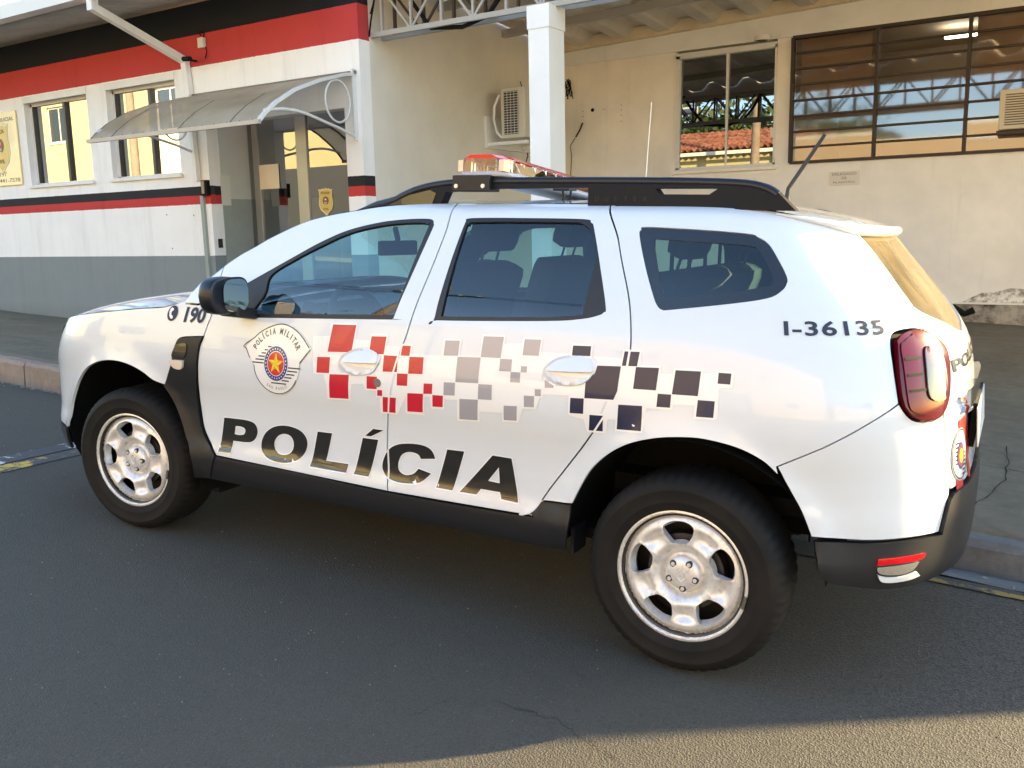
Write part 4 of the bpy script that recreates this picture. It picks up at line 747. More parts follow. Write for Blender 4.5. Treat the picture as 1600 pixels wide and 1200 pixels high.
tag(mesh('far_kerb',[(-46,-8.6,gz(-46,-8.6)+.12),(46,-8.6,gz(46,-8.6)+.12),(46,-8.6,gz(46,-8.6)-.02),(-46,-8.6,gz(-46,-8.6)-.02)],[(0,1,2,3)],M['kerb']),kind='structure')
def dirt(t,b): 
    p=pos(t); t.links.new(ramp(t,noise(t,p,.15,5,.6),[(.3,(.05,.06,.025)),(.7,(.12,.10,.06))]),b.inputs['Base Color'])
tag(mesh('ground',[(-250,-250,9.6),(250,-250,-12.6),(250,250,-13.4),(-250,250,8.0)],[(0,1,2,3)],mat('dry_grass_ground',(.08,.08,.05),.95,build=dirt)),kind='structure')
# kerb: separate stones with open joints
kb=empty('kerb',(0,0,0)); kb['kind']='structure'
x=-12.0; k=0
rk=random.Random(3)
while x<9:
    L=.98+rk.uniform(-.04,.04); x1=x+L-.012
    if x<-3.12<x1: x1=-3.13
    hz=.13 if x<0 else .075
    mb=MB(); pr=[(KY-.002,-.25),(KY+.012,hz-.03+rk.uniform(-.006,.006)),(KY+.035,hz),(KY+.118,hz+.004),(KY+.118,-.25)]
    V=[];ns=7
    for i in range(ns):
        xx=x+(x1-x)*i/(ns-1); jt=rk.uniform(-.004,.004)
        for (yy,zz) in pr: V.append((xx,yy+(jt if zz<.3 and yy<KY+.05 else 0),gz(xx,yy)+zz+(jt if zz>0 else 0)))
    m_=len(pr); F=[(i*m_+j,i*m_+(j+1)%m_,(i+1)*m_+(j+1)%m_,(i+1)*m_+j) for i in range(ns-1) for j in range(m_)]+[tuple(range(m_)),tuple((ns-1)*m_+j for j in range(m_))[::-1]]
    mb.add(V,F); mb.build('kerb_stone',M['kerb'] if x<0 else M['gutter'],kb); x=x1+.012 if x1>-3.2 else x1+.012
tag(grid('gutter_strip',list(np.arange(3.0,9,.2)),[.74,.82,.9,.97,KY-.003],lambda x,y:road_z(x,y)+.006+.006*math.sin(x*9+y*14),M['gutter']),'rough grey concrete gutter beside the kerb')
def worn(c):
    def f(t,b):
        p=pos(t); n=noise(t,p,22,5,.75); n2=noise(t,p,3,3,.6); mm=N(t,'ShaderNodeMath',operation='ADD'); t.links.new(n,mm.inputs[0]); t.links.new(n2,mm.inputs[1])
        t.links.new(mixc(t,ramp(t,mm.outputs[0],[(.93,(1,1,1)),(1.13,(0,0,0))]),(.06,.058,.055),c),b.inputs['Base Color']); bump(t,b,n,.5,.004)
    return f
M['wline']=mat('worn_white_road_paint',(.6,.6,.6),.7,build=worn((.56,.56,.53))); M['yline']=mat('worn_yellow_road_paint',(.6,.4,.05),.7,build=worn((.60,.38,.05)))
M['yline2']=mat('faded_yellow_road_paint',(.6,.4,.05),.75,build=worn((.26,.18,.045)))
def strip(name,x0,x1,y0,y1,mt,label,n=12,dz=.004):
    V=[];F=[]
    alongx=abs(x1-x0)>abs(y1-y0)
    for i in range(n+1):
        t=i/n; j0=rk.uniform(-.006,.006); j1=rk.uniform(-.006,.006)
        if alongx: X=x0+(x1-x0)*t; V+=[(X,y0+j0,road_z(X,y0)+dz),(X,y1+j1,road_z(X,y1)+dz)]
        else: Y=y0+(y1-y0)*t; V+=[(x0+j0,Y,road_z(x0,Y)+dz),(x1+j1,Y,road_z(x1,Y)+dz)]
    for i in range(n): F.append((2*i,2*i+1,2*i+3,2*i+2))
    o=MB().add(V,F).build(name,mt); tag(o,label,kind='structure')
strip('white_line',-1.69,-1.53,-1.1,.95,M['wline'],'worn white bay line on the asphalt ahead of the car',24)
strip('yellow_line',-1.51,-1.36,-1.1,.95,M['yline'],'worn yellow bay line on the asphalt ahead of the car',24)
strip('yellow_line',2.6,9,.60,.645,M['yline2'],'faded yellow line along the gutter behind the car',40,.006)
# crack in the foreground: a thin ragged dark seam pressed in the surface
def crack(pts,w,name='crack'):
    V=[];F=[]; P=[]
    for i in range(len(pts)-1):
        for j in range(9):
            t=j/9; P.append((pts[i][0]*(1-t)+pts[i+1][0]*t+rk.uniform(-.012,.012),pts[i][1]*(1-t)+pts[i+1][1]*t+rk.uniform(-.012,.012)))
    for i,(x,y) in enumerate(P):
        ww=w*rk.uniform(.2,1)*math.sin(PI*min(1,(i+1)/len(P)*1.0))**.4; V+=[(x,y-ww,road_z(x,y)+.0025),(x,y+ww,road_z(x,y)+.0025)]
    for i in range(len(P)-1): F.append((2*i,2*i+2,2*i+3,2*i+1))
    tag(mesh(name,V,F,mat('crack_dark',(.012,.011,.010),.95)),kind='structure')
crack([(2.30,-1.22),(2.52,-1.20),(2.74,-1.27),(2.92,-1.42)],.0022); crack([(2.14,-1.45),(2.17,-1.36),(2.20,-1.26)],.002)
def pcrack(pts,w):
    V=[];F=[];P=[]
    for i in range(len(pts)-1):
        for j in range(10):
            t=j/10; P.append((pts[i][0]*(1-t)+pts[i+1][0]*t+rk.uniform(-.010,.010),pts[i][1]*(1-t)+pts[i+1][1]*t+rk.uniform(-.010,.010)))
    for x,y in P: ww=w*rk.uniform(.4,1); V+=[(x-ww,y-ww*.4,pave_z(x,y)+.0045),(x+ww,y+ww*.4,pave_z(x,y)+.0045)]
    for i in range(len(P)-1): F.append((2*i,2*i+1,2*i+3,2*i+2))
    tag(mesh('pavement_crack',V,F,MATS['crack_dark']),kind='structure')
for x_ in (-7.4,-5.2,-3.15): pcrack([(x_,KY+.13),(x_+.05,1.9),(x_-.04,2.6),(x_+.02,3.2)],.004)
pcrack([(2.9,1.9),(3.3,2.1),(3.9,2.05),(4.6,2.3)],.004); pcrack([(1.5,4.1),(2.6,4.0),(3.8,4.2)],.005); pcrack([(3.3,KY+.14),(3.5,1.9),(3.45,2.6)],.004)
# ---------------------------------------------------------------- station, left block
def wallpaint(t,b):
    p=pos(t); sx=N(t,'ShaderNodeSeparateXYZ'); t.links.new(p,sx.inputs[0])
    d=N(t,'ShaderNodeMath',operation='DIVIDE'); t.links.new(sx.outputs[2],d.inputs[0]); d.inputs[1].default_value=4.0
    wob=noise(t,p,30,2); w2=N(t,'ShaderNodeMath',operation='MULTIPLY_ADD'); t.links.new(wob,w2.inputs[0]); w2.inputs[1].default_value=.0022; t.links.new(d.outputs[0],w2.inputs[2])
    col=ramp(t,w2.outputs[0],[(0,(.235,.26,.265)),(1.165/4,(.88,.86,.83)),(1.712/4,(.52,.055,.05)),(1.812/4,(.028,.028,.030)),(1.905/4,(.88,.86,.83)),(3.112/4,(.52,.060,.058)),(3.424/4,(.016,.018,.024))],'CONSTANT')
    n1=noise(t,p,2.2,6,.65); n2=noise(t,p,.8,5,.65,.5); col=mixc(t,ramp(t,n1,[(.3,(.14,.14,.14)),(.6,(0,0,0))]),col,mixc(t,.7,col,(.5,.48,.44),'MULTIPLY'))
    mp=N(t,'ShaderNodeMapping',inputs={'Scale':(4,4,.3)}); t.links.new(p,mp.inputs[0]); n4=noise(t,mp.outputs[0],1.8,5,.7); col=mixc(t,ramp(t,n4,[(.52,(0,0,0)),(.82,(.28,.28,.28))]),col,mixc(t,.75,col,(.33,.30,.26),'MULTIPLY'))
    # splashed dirt low down, a stain the wall keeps
    lo=N(t,'ShaderNodeMath',operation='MULTIPLY_ADD',use_clamp=True); t.links.new(sx.outputs[2],lo.inputs[0]); lo.inputs[1].default_value=-3.2; lo.inputs[2].default_value=1.9
    ml=N(t,'ShaderNodeMath',operation='MULTIPLY'); t.links.new(lo.outputs[0],ml.inputs[0]); t.links.new(n2,ml.inputs[1]); col=mixc(t,ml.outputs[0],col,(.10,.10,.09))
    t.links.new(col,b.inputs['Base Color']); bump(t,b,noise(t,p,80,3,.6),.25,.003)
M['station']=mat('painted_station_wall',(.8,.8,.75),.75,spec=.15,build=wallpaint)
M['white']=mat('white_masonry_paint',(.78,.77,.74),.6,build=plaster((.78,.77,.74),.05,.32))
M['cream']=mat('cream_masonry_paint',(.83,.77,.68),.65,build=plaster((.83,.77,.68),.06,.34,dc=(.36,.30,.22)))
M['sidep']=mat('pale_grey_cream_masonry_paint',(.70,.66,.58),.65,build=plaster((.70,.66,.58),.05,.20,dc=(.34,.29,.22)))
M['greywall']=mat('grey_green_masonry_paint',(.30,.33,.30),.6,build=plaster((.30,.33,.30),.07,.2,dc=(.12,.12,.11)))
M['palegrey']=mat('pale_grey_masonry_paint',(.54,.57,.53),.6,build=plaster((.54,.57,.53),.05,.15))
M['beam']=mat('yellowed_beam_paint',(.66,.55,.37),.65,build=plaster((.66,.55,.37),.10,.40,dc=(.24,.17,.10)))
M['wframe']=mat('white_aluminium_frame',(.66,.65,.62),.45); M['dframe']=mat('dark_bronze_aluminium',(.05,.045,.04),.4,metal=.4)
M['steelpaint']=mat('grey_painted_steel',(.36,.34,.30),.5); M['rust']=mat('rusty_dark_steel',(.05,.035,.025),.7)
st_=empty('police_station',(-5,3.24,.3),'white police station block with black and red painted bands','building')
ZB=-.4; ZT_=3.74; YF=3.24; YB=3.39
fac=MB()
for a in [(-16,-7.455,YF,YB,ZB,ZT_),(-6.17,-5.80,YF,YB,2.045,3.075),(-4.60,-4.155,YF,YB,ZB,ZT_),(-7.455,-4.60,YF,YB,ZB,2.045),(-7.455,-4.60,YF,YB,3.075,ZT_),(-4.155,-2.21,YF,YB,2.53,ZT_),(-2.21,-2.0,YF,YB,ZB,ZT_)]: fac.box(*a)
fac.build('facade_wall',M['station'],st_)
mb=MB(); mb.box(-2.012,-2.0,YB,6.9,ZB,3.78); mb.box(-16,-2.0,6.9,7.0,ZB,3.7); mb.build('side_wall',M['sidep'],st_)
box('recess_wall',-4.155,-4.149,YB,3.80,1.77,2.9,M['palegrey'],st_); box('recess_wall',-4.155,-4.148,YB,3.80,ZB,1.77,M['greywall'],st_)
# painted band returning round the entry corner
box('band_return',-4.1485,-4.1465,YF+.001,YF+.05,1.815,1.905,mat('black_band_paint',(.03,.03,.03),.6),st_); box('band_return',-4.1485,-4.1465,YF+.001,YF+.06,1.712,1.812,mat('red_band_paint',(.5,.045,.035),.6),st_)
MB().box(-4.147,-4.143,3.375,3.50,1.70,2.015).build('paper_notice',mat('white_paper',(.62,.62,.56),.7),st_)
MB().box(-4.148,-4.141,3.29,3.345,1.25,1.345).build('switch_plate',M['darkmetal'],st_)
for i,(a,b_) in enumerate(((-7.455,-6.17),(-5.80,-4.60))):
    mb=MB(); YG=3.352
    mb.box(a,a+.035,YG-.03,YG+.02,2.045,3.03); mb.box(b_-.03,b_,YG-.03,YG+.02,2.045,3.03); mb.box(a,b_,YG-.03,YG+.02,2.045,2.075); mb.box(a,b_,YG-.03,YG+.02,3.0,3.075)
    w=mb.build('window',M['wframe'],st_); c=(a+b_)/2+.06
    box('mullion',c-.022,c+.022,YG-.035,YG+.015,2.075,3.0,M['dframe'],w)
    box('stile',a+.035,a+.06,YG-.028,YG+.012,2.075,3.0,M['dframe'],w)
    for p,q_ in ((a+.06,c-.022),(c+.022,b_-.03)): MB().add([(p,YG,2.075),(q_,YG,2.075),(q_,YG,3.0),(p,YG,3.0)],[(0,1,2,3)]).build('pane',M['winglass'],w)
    box('sill',a-.03,b_+.03,YF-.035,YG-.03,2.015,2.05,M['white'],w)
    box('lintel_trim',a-.01,b_+.01,YF-.012,YF+.01,3.03,3.105,M['white'],w)
# dark rooms behind the windows and door
rm=MB(); rm.add([(-16,3.9,-.4),(-4.25,3.9,-.4),(-4.25,3.9,3.6),(-16,3.9,3.6)],[(0,1,2,3)])
rm.build('room_partition',mat('office_interior_wall',(.20,.20,.19),.8),st_)
inn=MB(); inn.box(-4.15,-2.02,6.2,6.3,-.4,2.8); inn.box(-4.25,-4.16,3.81,6.3,-.4,2.8); inn.box(-2.06,-2.014,3.8,6.3,-.4,2.8); inn.box(-4.2,-2.014,3.8,6.3,2.66,2.72); inn.build('lobby_wall',mat('lobby_wall_paint',(.33,.34,.33),.7),st_)
box('lobby_floor',-4.2,-2.0,3.4,6.3,.30,.335,M['pave'],st_)
cw=MB(); cw.box(-4.14,-3.45,3.95,4.5,1.30,1.345); counter=cw.build('reception_counter',mat('white_laminate',(.7,.7,.68),.35))
tag(counter,'white topped reception counter with a red edge behind the glass door','counter'); box('edge_strip',-4.14,-3.45,3.94,3.95,1.285,1.345,mat('red_edge',(.6,.06,.04),.4),counter); box('panel',-4.12,-3.47,4.0,4.45,.33,1.30,mat('counter_panel',(.06,.06,.06),.5),counter)
mon=MB().box(-3.80,-3.42,4.20,4.235,1.47,1.78).build('monitor',mat('white_monitor_back',(.78,.77,.72),.4),bevel=.008); tag(mon,'white computer monitor seen from behind on the reception counter','monitor')
box('stand',-3.65,-3.57,4.19,4.22,1.345,1.48,M['darkmetal'],mon); box('screen_bezel',-3.81,-3.41,4.236,4.25,1.46,1.79,M['gloss'],mon)
box('office_cabinet',-3.2,-2.2,5.2,5.7,.33,2.0,mat('dark_grey_cabinet',(.07,.075,.08),.5)); tag(bpy.data.objects['office_cabinet'],'dark grey cabinet in the lobby behind the badge','cabinet')
# glass door and side light
gd=empty('glass_door',(-3.2,3.79,.33),'tinted glass entrance door under the curved awning','door')
YD=3.79
for n_,x0,x1,z0,z1 in (('door_post',-4.06,-3.98,.33,2.62),('door_post',-3.40,-3.25,.33,2.62),('door_post',-2.24,-2.18,.33,2.62),('door_head',-4.15,-2.18,2.62,2.70)): box(n_,x0,x1,YD-.02,YD+.02,z0,z1,mat('satin_aluminium',(.38,.38,.36),.35,metal=.6),gd)
for x0,x1 in ((-4.148,-4.06),(-3.98,-3.40),(-3.25,-2.24)): MB().add([(x0,YD,.34),(x1,YD,.34),(x1,YD,2.62),(x0,YD,2.62)],[(0,1,2,3)]).build('pane',M['doorglass'],gd)
box('paper_notice',-4.02,-3.685,YD-.012,YD-.008,1.87,2.13,mat('cream_paper',(.80,.70,.52),.7),gd); 
box('push_handle',-3.30,-3.285,YD-.06,YD-.04,1.2,1.5,M['chrome'],gd)
# badge: shield with arms
def shield(cx,cz,w,h,Y,parent,name='police_badge_sticker',big=False):
    o=[(0,.52),(.10,.46),(.22,.49),(.36,.44),(.50,.47),(.47,.30),(.44,.16),(.50,0),(.50,-.16),(.40,-.32),(.18,-.44),(0,-.56)]
    O=o+[(-a,b) for a,b in o[::-1] if a>0]
    gold=mat('badge_gold',(.62,.45,.14),.45,metal=.2); pale=mat('badge_pale_gold',(.75,.66,.40),.5)
    L=lambda pts,k:[(cx+a*w*k,cz+b*h*k) for a,b in pts]
    s=MB().prism(L(O,1),Y,Y-.003).build(name,pale,parent)
    mk=s
    MB().prism(L(O,.88),Y-.003,Y-.005).build('shield_field',gold,mk)
    c=[(.17*math.cos(t),.02+.17*w/h*math.sin(t)) for t in np.linspace(0,2*PI,20,endpoint=False)]
    MB().prism([(cx+a*w*1.25,cz+b*h*1.25) for a,b in c],Y-.005,Y-.0065).build('wreath',mat('badge_green',(.06,.16,.05),.6),mk)
    MB().prism([(cx-.13*w,cz+.12*h),(cx+.13*w,cz+.12*h),(cx+.12*w,cz-.0*h),(cx,cz-.10*h),(cx-.12*w,cz-.0*h)],Y-.0065,Y-.008).build('arms_shield',mat('badge_red',(.5,.03,.03),.5),mk)
    for k in range(3): MB().box(cx-(.10-.02*k)*w,cx+(.10-.02*k)*w,Y-.0095,Y-.008,cz-(.05+.035*k)*h,cz-(.035+.035*k)*h).build('arms_stripe',mat('badge_white',(.8,.8,.8),.5),mk)
    MB().box(cx-.05*w,cx+.05*w,Y-.0095,Y-.008,cz+.04*h,cz+.10*h).build('arms_star',mat('badge_white',(.8,.8,.8),.5),mk)
    dk=mat('badge_dark',(.10,.07,.02),.6)
    text_on('lettering','POLICIA',lambda a,b:(cx-.30*w+a,Y-.0065,cz+.27*h+b),.085*h,dk,mk,bold=.02,w=.60*w); text_on('lettering','CIVIL',lambda a,b:(cx-.20*w+a,Y-.0065,cz-.34*h+b),.085*h,dk,mk,bold=.02,w=.40*w)
    return s
shield(-3.022,1.71,.20,.27,YD-.004,gd)
# awning of bent polycarbonate
aw=empty('curved_awning',(-3.2,3.24,2.3),'curved translucent polycarbonate awning on white tube brackets over the entrance','awning')
prof=[(3.235,2.815),(3.10,2.795),(2.777,2.707),(2.459,2.589),(2.229,2.459),(2.10,2.36),(2.03,2.292)]
PRF=[]; 
for i in range(len(prof)-1):
    for j in range(5): t=j/5; PRF.append((prof[i][0]*(1-t)+prof[i+1][0]*t,prof[i][1]*(1-t)+prof[i+1][1]*t))
PRF.append(prof[-1])
def poly_(t,b):
    b.inputs['Transmission Weight'].default_value=.0
    t.nodes.clear(); o=N(t,'ShaderNodeOutputMaterial'); d=N(t,'ShaderNodeBsdfDiffuse'); d.inputs[0].default_value=(.36,.31,.25,1); tl=N(t,'ShaderNodeBsdfTranslucent'); tl.inputs[0].default_value=(.66,.58,.46,1); g=N(t,'ShaderNodeBsdfGlossy'); g.inputs[1].default_value=.28
    tr=N(t,'ShaderNodeBsdfTransparent'); tr.inputs[0].default_value=(.8,.78,.74,1)
    p=pos(t); n=noise(t,p,3,4,.6); c=ramp(t,n,[(.35,(.50,.38,.22)),(.7,(.74,.60,.40))]); t.links.new(c,d.inputs[0])
    m1=N(t,'ShaderNodeMixShader'); m1.inputs[0].default_value=.45; t.links.new(d.outputs[0],m1.inputs[1]); t.links.new(tl.outputs[0],m1.inputs[2])
    m2=N(t,'ShaderNodeMixShader'); m2.inputs[0].default_value=.10; t.links.new(m1.outputs[0],m2.inputs[1]); t.links.new(tr.outputs[0],m2.inputs[2])
    fr=N(t,'ShaderNodeFresnel'); fr.inputs[0].default_value=1.5; m3=N(t,'ShaderNodeMixShader'); fm=N(t,'ShaderNodeMath',operation='MULTIPLY'); t.links.new(fr.outputs[0],fm.inputs[0]); fm.inputs[1].default_value=.2; t.links.new(fm.outputs[0],m3.inputs[0]); t.links.new(m2.outputs[0],m3.inputs[1]); t.links.new(g.outputs[0],m3.inputs[2]); t.links.new(m3.outputs[0],o.inputs[0])
M['polycarb']=mat('smoked_polycarbonate',(.4,.35,.3),.2,build=poly_)
X0,X1=-4.36,-2.06; ribs=[X0,-4.03,-3.07,-2.41,X1]
for i in range(4):
    V=[];F=[]
    for (y,z) in PRF: V+=[(ribs[i],y,z+.008),(ribs[i+1],y,z+.008)]
    for j in range(len(PRF)-1): F.append((2*j,2*j+1,2*j+3,2*j+2))
    mesh('sheet',V,F,M['polycarb'],aw,True)
MBm=lambda:MB()
for i,x in enumerate(ribs):
    mb=MB()
    for j in range(len(PRF)-1): mb.bar((x,*PRF[j]),(x,*PRF[j+1]),.028 if i==4 else .014,.030 if i==4 else .022,up=(1,0,0))
    mb.build('rib',M['wframe'] if i==4 else mat('bronze_rib',(.16,.13,.10),.5),aw)
MB().bar((X0-.02,2.022,2.286),(X1+.02,2.022,2.286),.035,.035).build('front_rail',mat('oxidised_aluminium',(.42,.37,.31),.5,metal=.3),aw)
MB().bar((X0-.02,3.225,2.83),(X1+.02,3.225,2.83),.03,.03).build('wall_rail',mat('bronze_rib',(.16,.13,.10),.5),aw)
for k in range(15):
    x=X0+.05+k*(X1-X0-.1)/14; MB().cyl((x,2.015,2.300),(0,0,1),.006,.012,6).build('rivet',mat('bronze_rib',(.16,.13,.10),.5),aw)
for x in (X1,-4.33):
    mb=MB(); mb.bar((x,3.215,2.22),(x,3.215,2.86),.05,.02,up=(1,0,0)); mb.tube([(x,2.10,2.385),(x,2.16,2.395),(x,2.30,2.415),(x,2.445,2.418),(x,2.60,2.40),(x,2.75,2.366),(x,2.99,2.314),(x,3.20,2.255)],.014,8)
    ring=[(x,3.0+.17*math.cos(t)*.95-.01,2.55+.185*math.sin(t)) for t in np.linspace(0,2*PI,28,endpoint=False)]; mb.tube(ring,.0095,8,closed=True)
    mb.build('bracket',M['wframe'],aw,True)
# eaves: sheets, fascia gutter, downpipe
rfm=mat('weathered_fibre_cement',(.30,.27,.22),.85,build=plaster((.58,.53,.45),.12,.45,2.5,dc=(.26,.22,.17)))
def corr(name,x0,x1,ya,za,yb,zb,pitch,amp,mt,parent,trap=False,thick=.008,m_=9):
    n=int((x1-x0)/pitch*m_); V=[];F=[]
    for i in range(n+1):
        x=x0+(x1-x0)*i/n; ph=((x-x0)/pitch)%1
        h=amp*(max(-1,min(1,1.9*math.sin(2*PI*ph)))) if trap else amp*math.sin(2*PI*ph)
        V+=[(x,ya,za+h),(x,yb,zb+h),(x,yb,zb+h+thick),(x,ya,za+h+thick)]
    for i in range(n):
        for k in range(4): F.append((i*4+k,i*4+(k+1)%4,(i+1)*4+(k+1)%4,(i+1)*4+k))
    return mesh(name,V,F,mt,parent,not trap)
corr('eaves_sheets',-16,-2.2,2.26,3.66,7.5,4.5,.177,.024,rfm,st_)
mb=MB(); mb.box(-16,-1.98,2.13,2.14,3.61,3.74); mb.box(-16,-1.98,2.14,2.27,3.61,3.62); mb.box(-16,-1.98,2.26,2.27,3.61,3.70); mb.build('gutter',M['wframe'],st_)
mb=MB(); mb.bar((-4.36,2.19,3.62),(-4.36,2.19,3.50),.075,.075); mb.bar((-4.36,2.19,3.53),(-4.36,3.19,3.19),.07,.07,up=(1,0,0)); mb.bar((-4.355,3.20,3.21),(-4.33,3.20,2.84),.075,.06); mb.bar((-4.33,3.20,2.84),(-4.30,3.20,1.95),.05,.05); mb.build('downpipe',M['white'],st_)
mb=MB(); mb.bar((-4.27,3.225,1.80),(-4.25,3.225,.25),.05,.03); mb.build('conduit',M['greywall'],st_)
box('pilaster_cable_box',-4.24,-4.15,3.19,3.235,1.80,1.96,M['liner'],st_); box('pilaster_box_cover',-4.225,-4.185,3.182,3.19,1.82,1.95,mat('tan_wood',(.32,.24,.15),.6),st_)
cm=MB(); cm.tube([(-4.21,3.23,3.17),(-4.21,3.12,3.17),(-4.17,3.06,3.16)],.012,8); cm.cyl((-4.19,3.05,3.165),(1,-.15,-.12),.024,.13,12); cm=cm.build('security_camera',M['liner'],None,True); tag(cm,'small black security camera beside the white downpipe','camera')
MB().tube([(-4.06,3.22,3.18),(-4.03,3.22,3.24),(-4.04,3.22,3.29)],.006,6).build('cable',M['liner'],cm,True)
jb=box('junction_box',-4.13,-4.05,3.19,3.235,3.285,3.385,M['wframe'],None,.006); tag(jb,'small white junction box on the red band','box'); MB().tube([(-4.07,3.22,3.385),(-4.05,3.22,3.42),(-4.10,3.22,3.45),(-4.14,3.22,3.44),(-4.10,3.22,3.41)],.007,6).build('cable_coil',M['liner'],jb,True)
# sign at the left edge
sg_=box('station_sign',-8.62,-7.62,3.215,3.235,2.07,2.97,mat('gold_sign_face',(.80,.68,.42),.25,coat=.5),None,.004); tag(sg_,'pale gold sign with police shield and telephone number on the wall','sign')
shield(-8.02,2.55,.42,.60,3.213,sg_,'sign_shield')
dk=mat('sign_grey_letter',(.12,.11,.09),.5)
text_on('lettering','PLANTÃO POLICIAL',lambda a,b:(-8.52+a,3.2135,2.855+b),.058,dk,sg_,bold=.015,w=.86)
text_on('lettering','197',lambda a,b:(-8.10+a,3.2135,2.185+b),.055,dk,sg_,bold=.01,w=.16); text_on('lettering','(17) 3441-7578',lambda a,b:(-8.42+a,3.2135,2.095+b),.062,dk,sg_,bold=.01,w=.77)
# small holes in the plaster
for x,z in ((-4.9,1.62),(-4.45,1.60),(-4.85,1.25)): tag(MB().cyl((x,3.243,z),(0,-1,0),.008,.004,8).build('wall_hole',M['liner'],st_))
# ---------------------------------------------------------------- station, right block under the carport
ax=empty('station_annex',(1,6.9,.4),'cream rear wing of the station under the carport roof','building')
YW_=6.9
mb=MB()
for a in [(-2.0,-.40,2.02,3.36),(.765,.93,2.02,3.36),(4.4,5.6,2.02,3.36),(-2.0,8.6,.55,2.02),(-2.0,5.6,3.36,3.75),(5.6,8.6,2.02,3.75)]: mb.box(a[0],a[1],YW_,YW_+.15,a[2],a[3])
mb.build('wall',M['cream'],ax)
def plinth(t,b):
    p=pos(t); n=noise(t,p,5,6,.75); sx=N(t,'ShaderNodeSeparateXYZ'); t.links.new(p,sx.inputs[0])
    t.links.new(ramp(t,n,[(.40,(.42,.36,.28)),(.52,(.24,.205,.16)),(.64,(.045,.04,.034))]),b.inputs['Base Color']); bump(t,b,n,.8,.02)
M['plinth']=mat('rotting_plinth_plaster',(.2,.18,.15),.9,build=plinth)
box('plinth',-2.0,5.6,YW_-.022,YW_+.15,-.2,.535,M['plinth'],ax); box('plinth_lip',-2.0,5.6,YW_-.045,YW_,.535,.55,M['cream'],ax)
# mould patch: thin irregular flakes standing off the wall
mp_=[(2.72,.552),(2.80,.60),(2.90,.65),(3.02,.66),(3.15,.70),(3.30,.69),(3.42,.66),(3.55,.60),(3.7,.58),(3.8,.552)]
def mould(t,b):
    p=pos(t); n=noise(t,p,9,6,.75); t.links.new(ramp(t,n,[(.44,(.80,.74,.65)),(.53,(.40,.35,.28)),(.68,(.09,.08,.06))]),b.inputs['Base Color'])
o=MB().prism(mp_,YW_-.003,YW_+.01).build('damp_patch',mat('damp_stained_plaster',(.3,.27,.2),.85,build=mould),ax)
# beam, following the slight fall of the roof
mb=MB(); mb.add([(-2.0,YW_-.12,3.505),(8.6,YW_-.12,3.833),(8.6,YW_+.02,3.833),(-2.0,YW_+.02,3.505),(-2.0,YW_-.12,3.635),(8.6,YW_-.12,3.963),(8.6,YW_+.02,3.963),(-2.0,YW_+.02,3.635)],[(0,1,2,3),(4,5,6,7),(0,1,5,4),(1,2,6,5),(2,3,7,6),(3,0,4,7)]); mb.build('roof_beam',M['beam'],ax)
box('upper_wall_strip',-2.0,5.6,YW_-.03,YW_,3.355,3.62,M['white'],ax)
# window 1: two dark panes
fr=MB(); a,b_,z0,z1=-.395,.765,2.03,3.30
fr.box(a,a+.045,YW_-.02,YW_+.06,z0,z1); fr.box(b_-.02,b_,YW_-.02,YW_+.06,z0,z1); fr.box(a,b_,YW_-.02,YW_+.06,z1-.03,z1+.03); fr.box(a,b_,YW_-.02,YW_+.06,z0-.02,z0+.02)
w=fr.build('window',M['wframe'],ax); box('mullion',.195,.218,YW_-.005,YW_+.04,z0+.02,z1-.03,M['wframe'],w)
for p,q_ in ((a+.045,.195),(.218,b_-.02)): MB().add([(p,YW_-.005,z0+.02),(q_,YW_-.005,z0+.02),(q_,YW_+.040,z1-.03),(p,YW_+.040,z1-.03)],[(0,1,2,3)]).build('pane',M['darkglass'],w)
box('sill',a-.05,b_+.02,YW_-.05,YW_,z0-.05,z0-.02,M['cream'],w); box('latch',.72,.745,YW_-.03,YW_-.02,2.32,2.42,M['wframe'],w)
# window 2: steel louvre window
fr=MB(); X=[.935,1.797,2.65,3.50,4.40]; z0,z1=2.035,3.345
for i,x in enumerate(X): fr.box(x-.016,x+.016,YW_-.03,YW_+.05,z0,z1)
fr.box(X[0],X[-1],YW_-.032,YW_+.05,z0-.016,z0+.016); fr.box(X[0],X[-1],YW_-.032,YW_+.05,z1-.016,z1+.016)
w=fr.build('louvre_window',M['rust'],ax); rows=8; dz=(z1-z0)/rows
for i in range(4):
    for r in range(rows):
        za=z0+r*dz
        if r: box('glazing_bar',X[i]+.016,X[i+1]-.016,YW_-.024,YW_+.02,za-.009,za+.009,M['rust'],w)
        if i==2 and r in(1,2) : xe=2.955
        elif i==3 and r in (1,2): continue
        else: xe=X[i+1]-.016
        tl=rng.uniform(-.004,.004); t2=rng.uniform(-.002,.002); ya=YW_+.004
        MB().add([(X[i]+.016,ya+t2-.003,za+.009),(xe,ya-t2-.003,za+.009),(xe,ya-t2+tl*.3+.003,za+dz-.009),(X[i]+.016,ya+t2+tl*.3+.003,za+dz-.009)],[(0,1,2,3)]).build('pane',M['pane'] if not(i==1 and r>0) else mat('smoked_fixed_pane',(.06,.057,.05),.12,coat=.3) if False else M['pane'],w)
ac=MB().box(2.96,3.58,YW_-.22,YW_+.2,2.22,2.585).build('window_air_conditioner',mat('aged_cream_plastic',(.60,.52,.38),.55),bevel=.012); tag(ac,'aged cream window air conditioner set in the louvre window','air conditioner')
for k in range(13): box('grille_slat',3.01,3.53,YW_-.228,YW_-.218,2.255+k*.023,2.265+k*.023,mat('brown_grille',(.12,.10,.07),.6),ac)
box('base_frame',2.94,3.6,YW_-.15,YW_+.05,2.18,2.215,M['rust'],ac)  # rusty dark steel frame under the case
